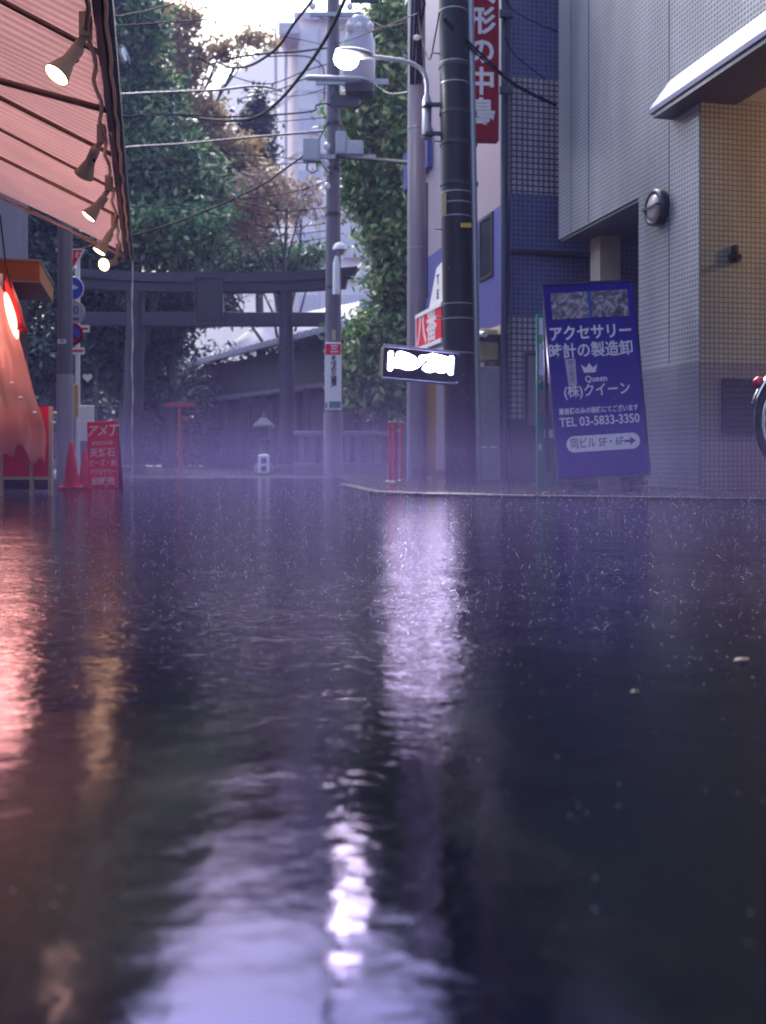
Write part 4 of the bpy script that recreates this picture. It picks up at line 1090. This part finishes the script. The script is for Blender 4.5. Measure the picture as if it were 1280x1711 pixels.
mb = MB(); mb.ell((.31,0,.97), .13, .09, .035); mb.build('saddle', M['rubber'], t)
mb = MB(); mb.tube([(.70,-.27,1.02),(.82,-.18,1.04),(.84,0,1.03),(.82,.18,1.04),(.70,.27,1.02)], .012, 8); mb.build('handlebar', M['chrome'], t)
mb = MB(); mb.M = Matrix.Translation((.45,0,.30)) @ Matrix.Rotation(R(90),4,'X'); mb.lathe([(.09,-.02),(.095,0),(.09,.02)], 24); mb.tube([(0,0,.03),(.16,0,.05)], .01, 8); mb.build('crank', M['metal_grey'], t)
mb = MB(); a = R(148); mb.M = aim((.366*math.cos(a), 0, WR + .366*math.sin(a)), (-1,0,.4)); mb.lathe([(.026,-.02),(.03,0),(.028,.015),(.0001,.026)], 16); mb.build('reflector', pbr('red_reflector', (.45,.02,.05), .12), t)

# ------------------------------------------------------------------ left: pink awning with spotlights
t = thing('pink_awning', 'sloping pink striped shop awning with brown bars and a pale cord', 'awning', (-2.51, 10.0, 0), TH)
SL, AZ = 0.46, 2.27
V1, F1 = [], []
nx_, ny_ = 20, 70
for i in range(ny_ + 1):
    y = -7.6 * i / ny_
    for j in range(nx_ + 1):
        x = -2.3 * j / nx_
        sag = -.035 * math.sin(math.pi * j / nx_) * (abs(math.sin(y * math.pi / 1.72)) ** .6) - .012*math.sin(y*9+x*3)*math.sin(math.pi*j/nx_)
        V1.append((x, y, AZ + .03 + SL * -x + sag))
for i in range(ny_):
    for j in range(nx_):
        a = i*(nx_+1)+j; F1.append((a, a+1, a+nx_+2, a+nx_+1))
mb = MB(); mb.add(V1, F1, True); cv = mb.build('canopy', M['awning'], t)
sd = cv.modifiers.new('solid','SOLIDIFY'); sd.thickness = .004; sd.offset = 1
mb = MB(); mb.box(-.036, .0, -7.6, .02, AZ-.03, AZ+.03); mb.build('front_bar', M['brown'], t, bevel=.006)
mb = MB(); mb.box(.002, .05, -7.6, .02, AZ-.015, AZ+.07); mb.build('gutter', M['valance'], t, bevel=.01)
for y, z in ((-.04,-.01),(-1.75,-.01),(-3.5,-.01),(-5.2,-.01),(-6.9,-.01)):
    mb = MB(); mb.tube([(-.03, y, AZ+z),(-2.3, y, AZ+z+SL*2.27)], .015, 10); mb.build('rafter', M['brown'], t)
mb = MB(); mb.tube([(-.03,-2.6,AZ-.01),(-2.3,-2.9,AZ+SL*2.2)], .012, 8); mb.tube([(-.03,-4.4,AZ-.02),(-1.2,-4.9,AZ+.06),(-2.3,-5.0,AZ+.9)], .02, 8); mb.build('folding_arm', M['brown'], t)
mb = MB(); mb.tube([(-.62 - .01*math.sin(k*2.1), -.04 + .012*math.sin(k), AZ+SL*.6-.03 - .01*math.sin(k*1.3) - (k-6)*.0) if False else (-.03 - k*.18, -.06, AZ - .035 + SL*(.03 + k*.18) + .01*math.sin(k*2.3)) for k in range(13)], .009, 7)
mb.build('end_cord', M['cord'], t)
pts = [(-.062 + .014*math.sin(k*1.7), -k*.17, AZ - .035 - .012*abs(math.sin(k*.9)) - .006*math.sin(k*2.7)) for k in range(38)]
mb = MB(); mb.tube(pts, .011, 7); mb.build('pale_cord', M['cord'], t)
mb = MB(); mb.tube([(.02 + .006*math.sin(k*2.2), -k*.2, AZ - .032 - .006*math.cos(k*1.9)) for k in range(33)], .010, 7); mb.build('lamp_flex', M['cord'], t)

def awn(x, y, z):
    q = Vector((-2.51, 10.0)) + DV * y + NV * x
    return Vector((q.x, q.y, z))
spots = [
    (-5.55, (-.42,-.38,-.80), 1.0, 'nearest beige spotlight, lit, clipped high under the awning bar'),
    (-3.98, (-.50,.45,-.70), 0.0, 'unlit beige spotlight turned away, second along the awning bar'),
    (-2.85, (-.55,-.10,-.70), .45, 'beige spotlight with a thin warm rim of light below the turned away one'),
    (-1.66, (-.42,-.10,-.75), .7, 'warm beige spotlight just above the one facing the street'),
    (-.50, (-.35,-.88,-.28), 1.0, 'lowest spotlight at the awning corner with its white face to the viewer'),
]
for y, d, on, lab in spots:
    p = awn(-.075, y, AZ - .05)
    t2 = thing('spotlight', lab, 'spotlight', p, 0, 'spotlights along the awning bar')
    dd = Vector(d).normalized()
    j = Vector((-.05, 0, -.10))
    mb = MB(); mb.box(-.022,.022,-.03,.03,-.03,.075); mb.tube([(0,0,-.02), j*.5, j], [.016,.02,.02], 10); mb.build('clip', M['beige'], t2)
    mb = MB(); mb.M = aim(j, dd); mb.lathe([(.0001,-.045),(.026,-.04),(.03,-.02),(.03,.05),(.032,.062),(.037,.075),(.058,.145),(.060,.150),(.055,.150),(.034,.085),(.0001,.08)], 24); mb.build('shade', M['beige'], t2)
    mb = MB(); mb.M = aim(j, dd); mb.lathe([(.0001,.082),(.05,.128),(.054,.146),(.03,.156),(.0001,.158)], 24)
    mb.build('bulb', M['spotglow'] if on > 0 else M['lens'], t2)
    mb = MB(); mb.M = aim(j, dd); mb.tube([(0,-.034,.02),(0,-.030,.02)], .010, 10); mb.build('screw', M['black'], t2)
# thread of water falling from the awning corner
q = awn(.04, 0.0, AZ - .03)
pts = [(.004*math.sin(k*.9), .004*math.cos(k*1.3), -k*.085) for k in range(27)]
mb = MB(); mb.tube(pts, [.007 + .003*math.sin(k*2.1) for k in range(27)], 7)
o = mb.build('water_trickle', M['foam']); o.location = q
tag(o, 'thin thread of rain water falling from the awning corner', kind='stuff')

# shop house that carries the awning, behind and above
t = thing('awning_shop', 'unseen shop front behind the pink awning, darkened to dim its reflection', 'building', (-2.51, 10.0, 0), TH)
mb = MB(); mb.box(-7, -2.3, -9.0, 0.2, 2.6, 6.5); mb.build('upper_wall', M['dtile'], t)  # out of view; coloured dark so its reflection in the water stays dim
mb = MB(); mb.box(-7, -2.9, -9.0, 0.2, 0, 2.6); mb.build('shop_wall', pbr('dark_shop_interior', (.06,.05,.05), .6), t)
t = thing('corner_house', 'lilac grey house at the far end of the awning carrying an orange eave', 'building', (PX(46,11.2), 11.2, 0), 0)
mb = MB(); mb.slab([(-4,0),(0,0),(-1.6,4.5),(-5,4.5)], 0, 5.5); mb.build('wall', M['leftwall'], t)
mb = MB(); mb.box(-1.4, -.5, -.03, -.003, .1, 1.9); mb.build('door', M['timber'], t)
t = thing('orange_eave', 'orange boxed eave with red underside jutting from the lilac house', 'eave', (-3.31, 9.8, 0), TH)
mb = MB(); mb.box(-2.2, 0, 0, .05, 2.0, 2.19); mb.box(-.05, 0, .05, 1.4, 2.0, 2.19); mb.build('fascia', M['orange'], t, bevel=.008)
mb = MB(); mb.box(-2.2, -.05, .05, 1.4, 2.02, 2.05); mb.build('underside', M['orangered'], t)
mb = MB(); mb.box(-2.2, .01, -.008, 1.4, 2.19, 2.21); mb.box(-2.2,.006,-.006,.0,1.985,2.0); mb.build('metal_edge', M['metal_grey'], t)

# covered stall under the awning
t = thing('market_stall', 'low stall with red panels in cream frames under a pink plastic sheet', 'market stall', (0, 8.0, 0))
xs_ = [PX(2,8), PX(52,8), PX(84,8)]
za, zb = PZ(799,8), PZ(700,8)
for i in range(2):
    mb = MB(); mb.box(xs_[i]+.012, xs_[i+1]-.012, .0, .03, za+.012, zb+.1); mb.build('red_panel', M['stallred'], t)
mb = MB()
for x in xs_ + [PX(2,8) - .5]: mb.box(x-.012, x+.012, -.012, .03, 0, zb+.1)
mb.box(xs_[0]+.012, xs_[1]-.012, -.010, .028, za-.012, za+.012); mb.box(xs_[1]+.012, xs_[2]-.012, -.010, .028, za-.012, za+.012); mb.box(xs_[0]-.5+.012, xs_[0]-.012, -.01, .028, za-.012, za+.012)
mb.build('frame', pbr('cream_frame', (.55,.45,.38), .4), t)
mb = MB(); mb.slab([(xs_[0]-1.2,.05),(xs_[2]-.04,.05),(xs_[2]-.34,1.1),(xs_[0]-1.6,1.1)], .05, zb+.09); mb.build('counter', M['timber'], t)
mb = MB(); mb.tube([(PX(-4,8),.02,0),(PX(-2,8),.02,1.75)], .022, 10); mb.build('corner_post', M['polelow'], t)
outline = [(1.70, PX(-2,8)),(1.58, PX(14,8)),(1.42, PX(30,8)),(1.2, PX(42,8)),(1.0, PX(54,8)),(.8, PX(66,8)),(.64, PX(80,8)),(.52, PX(86,8)),(.30, PX(85,8))]
V1, F1 = [], []; nn = 40; nr = 40
zs = np.linspace(1.70, .31, nr + 1); oz_ = np.array([a for a, b in outline][::-1]); ox_ = np.array([b for a, b in outline][::-1])
for i, z in enumerate(zs):
    xr = float(np.interp(z, oz_, ox_)); xl = PX(-120, 8)
    hem = .05*math.sin(i)*0
    for j in range(nn + 1):
        u = j / nn; x = xl + (xr - xl) * u
        amp = .022 * (1 - z / 1.9) + .006
        y = -.06 - amp * (math.sin(u * 24 + z * 2.2 + 1.3*math.sin(u*9)) + .5*math.sin(u*57 - z*3.0 + 2*math.sin(z*4))) * (0.4 + .6*u) - .012*math.sin(z*13 + u*11) - .10 * u * (1 - z/1.7)
        zz = z + (.05 * math.sin(u * 17 + 1) + .04 * math.sin(u * 41)) * ((1.70 - z) / 1.3) ** 3
        V1.append((x, y, zz))
for i in range(nr):
    for j in range(nn):
        a = i*(nn+1)+j; F1.append((a, a+nn+1, a+nn+2, a+1))
mb = MB(); mb.add(V1, F1, True); o = mb.build('plastic_sheet', M['sheet'], t); sd = o.modifiers.new('solid','SOLIDIFY'); sd.thickness = .003
mb = MB(); 
for (px, py) in ((92,690),(90,706),(58,690),(34,665),(20,640)): q = P(px,py,7.85); mb.ell((q.x, -.16, q.z), .018, .012, .012, 10, 6)
mb.build('clothes_peg', M['white'], t)
t = thing('stall_lamp', 'slim glowing lamp in a red hood tilted at the top of the plastic sheet', 'lamp', P(16, 520, 7.72), 0)
dd = Vector((.28, -.1, -.95))
mb = MB(); mb.M = aim((-.02,0,.08), dd); mb.ell((0,0,.12), .030, .034, .19, 16, 12); mb.build('bulb', M['stallglow'], t)
mb = MB(); mb.M = aim((.0,0.05,.10), dd); mb.M = mb.M @ Matrix.Diagonal((1.0,.55,1.25,1)); mb.lathe([(.012,-.14),(.04,-.10),(.05,-.02),(.062,.06),(.058,.13),(.07,.21)], 20); o = mb.build('red_shade', pbr('red_shade', (.55,.03,.03), .3), t); sd = o.modifiers.new('solid','SOLIDIFY'); sd.thickness = .004
ll = bpy.data.lights.new('stall_light', 'POINT'); ll.energy = 5.5; ll.color = (1.0, 0.50, 0.40); ll.shadow_soft_size = 0.22
lo = bpy.data.objects.new('stall_light', ll); COL.objects.link(lo); lo.parent = t; lo.location = (-.05, -.14, .02)
mb = MB(); mb.tube([(0,.03,.18),(-.05,.05,.35),(-.1,.06,.75)], .006, 6); mb.build('flex', M['cable'], t)

# ------------------------------------------------------------------ left street furniture
t = thing('grey_street_pole', 'grey pole with paler lower half standing before the road signs', 'utility pole', (PX(108,13), 13, 0))
mb = MB(); mb.tube([(0,0,1.3),(0,0,7)], [.095,.085], 20); mb.build('pole', pbr('dim_grey_pole', (.15,.135,.17), .45, streak=.4), t)
mb = MB(); mb.tube([(0,0,0),(0,0,PZ(626,13))], .106, 20); mb.build('lower_sleeve', M['polelow'], t)
mb = MB(); z = PZ(572,13); mb.box(-.06,.04,-.105,-.092,z-.028,z+.028); pn = mb.build('number_plate', M['white'], t)
mb = MB(); mb.text('29', .06, -.01, z, -.106, .001, .001); mb.build('lettering', M['letter_black'], pn)
QY = 14.0
t = thing('road_sign_post', 'white post stacked with red, blue and grey traffic signs', 'road signs', (PX(129,QY), QY, 0), R(3))
sx0 = PX(121,QY) - PX(129,QY); kq = QY / F
mb = MB(); mb.tube([(0,0,0),(0,0,PZ(420,QY))], .034, 14); mb.build('post', M['white'], t)
def disc(z, rpx, mat, y=-.05, xo=0.0):
    m_ = MB(); m_.M = Matrix.Translation((sx0 + xo, y, z)) @ Matrix.Rotation(R(90),4,'X'); r = rpx*kq
    m_.lathe([(r,-.008),(r,.004),(r*.97,.008)], 36); return m_
zt = PZ(434,QY)
mb = MB(); mb.prism([(sx0-27*kq, zt+17*kq),(sx0+22*kq, zt+17*kq),(sx0-2*kq, zt-26*kq)], -.055, -.045); sg = mb.build('stop_sign', M['white'], t)
mb = MB(); mb.prism([(sx0-23*kq, zt+15*kq),(sx0+18.5*kq, zt+15*kq),(sx0-2*kq, zt-21*kq)], -.060, -.056); mb.build('red_face', M['red'], sg)
mb = MB(); mb.text('止まれ', .11, sx0-2*kq, zt+6*kq, -.061, .001, .001); mb.build('lettering', M['letter'], sg)
z = PZ(483,QY); a = disc(z, 20, 0).build('direction_sign', M['white'], t); disc(z, 19, 0, -.054).build('blue_face', M['roadblue'], a)
mb = MB(); mb.prism([(sx0+x*kq, z+q*kq) for x, q in ((-3,9),(12,1),(-3,-4))], -.068, -.0625); mb.box(sx0-5.5*kq, sx0-2.5*kq, -.068, -.0625, z-15*kq, z+12*kq); mb.build('arrow', M['letter'], a)
z = PZ(523,QY); a = disc(z, 20, 0, xo=2*kq).build('speed_sign', M['polelow'], t)
mb = MB(); mb.text('20', .16, sx0+2*kq, z+3*kq, -.06, .002, .001); mb.box(sx0-6*kq, sx0+12*kq, -.062, -.059, z-13*kq, z-9*kq); mb.build('lettering', M['letter_blue'], a)
z = PZ(559,QY); a = disc(z, 19, 0).build('no_parking_sign', M['bannerred'], t); disc(z, 14, 0, -.054).build('blue_face', M['roadblue'], a)
mb = MB(); mb.M = Matrix.Translation((sx0,-.064,z)) @ Matrix.Rotation(R(45),4,'Y'); mb.box(-14*kq,14*kq,-.002,.002,-2.5*kq,2.5*kq); mb.build('red_bar', M['bannerred'], a)
for py, xo, w_, lab in ((550, 20, 9, '8'), (587, 10, 11, '20')):
    z = PZ(py,QY); mb = MB(); mb.box(sx0+(xo-w_)*kq, sx0+(xo+w_)*kq, -.052, -.046, z-6*kq, z+6*kq); a = mb.build('time_plate', M['white'], t)
    mb = MB(); mb.box(sx0+(xo-w_*.8)*kq, sx0+(xo+w_*.8)*kq, -.055, -.0525, z-2*kq, z+2*kq); mb.build('lettering', M['red'], a)
mb = MB(); mb.box(-.075, .02, -.06, -.036, PZ(697,QY), PZ(643,QY)); mb.build('yellow_guard', M['yellow'], t, bevel=.008)

t = thing('white_notice_board', 'blank white notice board on a thin pole behind the red sign', 'notice board', (PX(146,15), 15, 0))
mb = MB(); mb.box(-.11, .09, -.02, .02, PZ(737,15), PZ(678,15)); mb.build('board', M['white'], t, bevel=.006)
mb = MB(); mb.tube([(.12,.04,0),(.12,.04,PZ(612,15))], .018, 10); mb.build('post', M['polefar'], t)
t = thing('heart_plaque', 'small black plaque with a white heart above the white notice board', 'plaque', P(146, 631, 14.9), 0)
mb = MB(); mb.box(-.095,.095,-.015,.015,-.095,.095); mb.build('plate', M['black'], t)
hp = []
for k in range(28):
    a = 2*math.pi*k/28; hp.append((.0045*16*math.sin(a)**3, .0045*(13*math.cos(a)-5*math.cos(2*a)-2*math.cos(3*a)-math.cos(4*a))))
mb = MB(); mb.prism(hp, -.019, -.0155); mb.build('heart', M['white'], t)
mb = MB(); mb.box(-.02,.12,.016,.06,-.02,.02); mb.build('bracket', M['metal_dark'], t)

def cone(px, pytop, Y, s, label):
    t = thing('traffic_cone', label, 'traffic cone', (PX(px,Y), Y, 0), R(12))
    hgt = PZ(pytop, Y)
    mb = MB(); mb.lathe([(.36*hgt*.55,.03),(.33*hgt*.55,.05),(.045*hgt,hgt*.985),(.03*hgt,hgt),(.0001,hgt)], 24); mb.build('body', M['cone'], t)
    w_ = .24*hgt; mb = MB(); mb.box(-w_,w_,-w_,w_,0,.035); mb.build('base', M['cone'], t, bevel=.012)
cone(118, 739, 9.6, 1, 'taller red traffic cone at the foot of the grey pole')
cone(141, 752, 10.6, 1, 'shorter red traffic cone squeezed beside the red sandwich board')
t = thing('sandwich_board', 'narrow red sandwich board with white lettering beside the cones', 'standing sign', (PX(172,10), 10, 0), rot=Euler((R(-5), R(-2.5), 0), 'XYZ'))
kr = 10 / F
def rz(py): return PZ(py, 10)
mb = MB(); mb.box(-25*kr, 25*kr, -.012, .012, .0, rz(703)); mb.build('panel', M['red'], t, bevel=.005)
mb = MB(); mb.M = Matrix.Translation((0,.015,rz(706))) @ Matrix.Rotation(R(16),4,'X'); mb.box(-25*kr, 25*kr, 0, .015, -.66, 0); mb.build('rear_panel', M['bannerred'], t)
mb = MB()
mb.text('アメ丁', .125, 0, rz(720), -.013, .003, .001, 'CENTER', .82, .3)
mb.text('AZE-CLUB', .045, 0, rz(740), -.013, .001, .001, 'CENTER', 1.0)
mb.text('天然石', .092, 0, rz(757), -.013, .002, .001, 'CENTER', .92)
mb.text('ビーズ・糸', .075, 0, rz(774), -.013, .0012, .001, 'CENTER', .72)
mb.text('アクセサリー', .068, 0, rz(789), -.013, .001, .001, 'CENTER', .64)
mb.text('卸販売', .085, .005, rz(805), -.013, .002, .001, 'CENTER', .92)
mb.build('lettering', M['letter'], t)

# red marker poles
for px, Y, lab in ((652, 11.7, 'leftmost of the three thin red poles by the concrete pole'), (661, 11.4, 'middle thin red pole with a white cap'), (671, 12.0, 'rightmost thin red pole with an orange lower half')):
    t = thing('marker_pole', lab, 'marker pole', (PX(px,Y), Y, 0), 0, 'thin red marker poles')
    zt = PZ(706, Y)
    mb = MB(); mb.tube([(0,0,0),(0,0,zt)], .019, 12); mb.build('pole', M['vermilion'] if px == 671 else M['red'], t)
    mb = MB(); mb.tube([(0,0,zt),(0,0,zt+.02)], .018, 12); mb.build('cap', M['white'], t)
    mb = MB(); mb.tube([(0,0,.2),(0,0,.26)], .018, 12); mb.build('reflective_band', M['white'] if px != 671 else M['creambox'], t)
    mb = MB(); mb.lathe([(.07,0),(.06,.03),(.02,.045)], 16); mb.build('base', M['rubber'], t)

# dead leaves on the water
for px, py, lab, s in ((1240,1108,'pale dead leaf floating on the dark water near the right edge',.014),(1062,1163,'tiny dead leaf floating further left than the pale one',.007)):
    Y = CAM_H * F / (py - HORIZON); t_ = MB()
    t_.add([(-s,0,.003),(-s*.4,s*.45,.006),(s*.5,s*.4,.004),(s,0,.006),(s*.5,-s*.4,.004),(-s*.4,-s*.45,.005),(0,0,.008)], [(0,6,1),(1,6,2),(2,6,3),(3,6,4),(4,6,5),(5,6,0)])
    o = t_.build('fallen_leaf', M['leafdry']); o.location = (PX(px,Y), Y, .001); o.rotation_euler = (0,0,.3)
    tag(o, lab, 'leaf')

# ------------------------------------------------------------------ rain splashes: beads of water thrown up in arcs, and falling drops
def splash():
    g = np.random.default_rng(5)
    base = np.array([(1,0,0),(-1,0,0),(0,1,0),(0,-1,0),(0,0,1),(0,0,-1)], float)
    tri = np.array([(0,2,4),(2,1,4),(1,3,4),(3,0,4),(2,0,5),(1,2,5),(3,1,5),(0,3,5)])
    C, Rr = [], []
    for i in range(1900):                                       # arcs of beads
        Y = 1.7 * math.exp(g.random() ** .8 * math.log(9.5 / 1.7)); X = g.uniform(-.42, .42) * Y
        h = g.uniform(.008, .05) * (1 + .5 * (Y > 3)); w_ = g.uniform(.006, .035) * g.choice([-1, 1]); dy = g.uniform(-.02, .02)
        u0, u1 = sorted(g.uniform(0, 1, 2)); n = int(g.integers(6, 16)); u = np.linspace(u0, u1, n)
        r = g.uniform(.0003, .0006) * (.6 + .24 * Y)
        for k in u: C.append((X + w_ * k, Y + dy * k, 4 * h * k * (1 - k) + .002)); Rr.append(r * g.uniform(.5, 1.2))
    for i in range(4200):                                       # small single drops near the surface
        Y = 1.3 * math.exp(g.random() ** .8 * math.log(11.0 / 1.3)); X = g.uniform(-.42, .42) * Y
        z = abs(g.normal(0, .03)) * (.5 + .3 * Y); C.append((X, Y, z + .002)); Rr.append(g.uniform(.0003, .0010) * (.5 + .24 * Y))
    for i in range(3400):
        Y = g.uniform(2.4, 9); X = g.uniform(-.4, .4) * Y; C.append((X, Y, .08 + abs(g.normal(0, .10)) * Y ** .8)); Rr.append(g.uniform(.0004, .0010) * (.6 + .14 * Y))
    for i in range(140):                                        # bubbles on the near water
        Y = g.uniform(.6, 1.6); X = g.uniform(-.42, .42) * Y; C.append((X, Y, .0002)); Rr.append(g.uniform(.00025, .0007))
    for i in range(500):                                        # rain in the air
        Y = g.uniform(2, 12); X = g.uniform(-.4, .4) * Y; C.append((X, Y, g.uniform(.1, 4.2))); Rr.append(g.uniform(.0006, .0014))
    C = np.array(C); Rr = np.array(Rr)
    v = (C[:, None] + base[None] * Rr[:, None, None]).reshape(-1, 3)
    q = (tri[None] + 6 * np.arange(len(C))[:, None, None]).reshape(-1, 3)
    me = bpy.data.meshes.new('rain_splashes')
    me.vertices.add(len(v)); me.vertices.foreach_set('co', v.ravel())
    me.loops.add(q.size); me.loops.foreach_set('vertex_index', q.ravel())
    me.polygons.add(len(q)); me.polygons.foreach_set('loop_start', np.arange(0, q.size, 3)); me.polygons.foreach_set('loop_total', np.full(len(q), 3))
    me.polygons.foreach_set('use_smooth', np.ones(len(q), bool))
    me.materials.append(M['foam']); me.update(calc_edges=True)
    o = bpy.data.objects.new('rain_splashes', me); COL.objects.link(o)
    return o
tag(splash(), 'rain drops and splashes over the flooded street', kind='stuff')

# ------------------------------------------------------------------ air
mb = MB(); mb.box(-45, 45, -14, 75, -1.1, 24)
tag(mb.build('haze', volmat('haze', (0.50,0.45,1.0), 0.0019)), 'thin lilac rain haze', kind='stuff')
for x, y0, y1, top, dens, lab in ((6.4, 2.0, 12.5, 0.40, 0.0085, 'thickest lilac rain spray just above the water'), (6.8, 2.6, 16.5, 0.62, 0.0075, 'lilac rain mist drifting at knee height'), (7.2, 3.2, 21.5, 1.0, 0.0046, 'faint lilac mist reaching the foot of the shrine gate')):
    mb = MB(); mb.box(-x, x, y0, y1, -0.02 - dens, top)
    tag(mb.build('mist', volmat('rain_mist', (0.49,0.38,0.94), dens)), lab, kind='stuff')
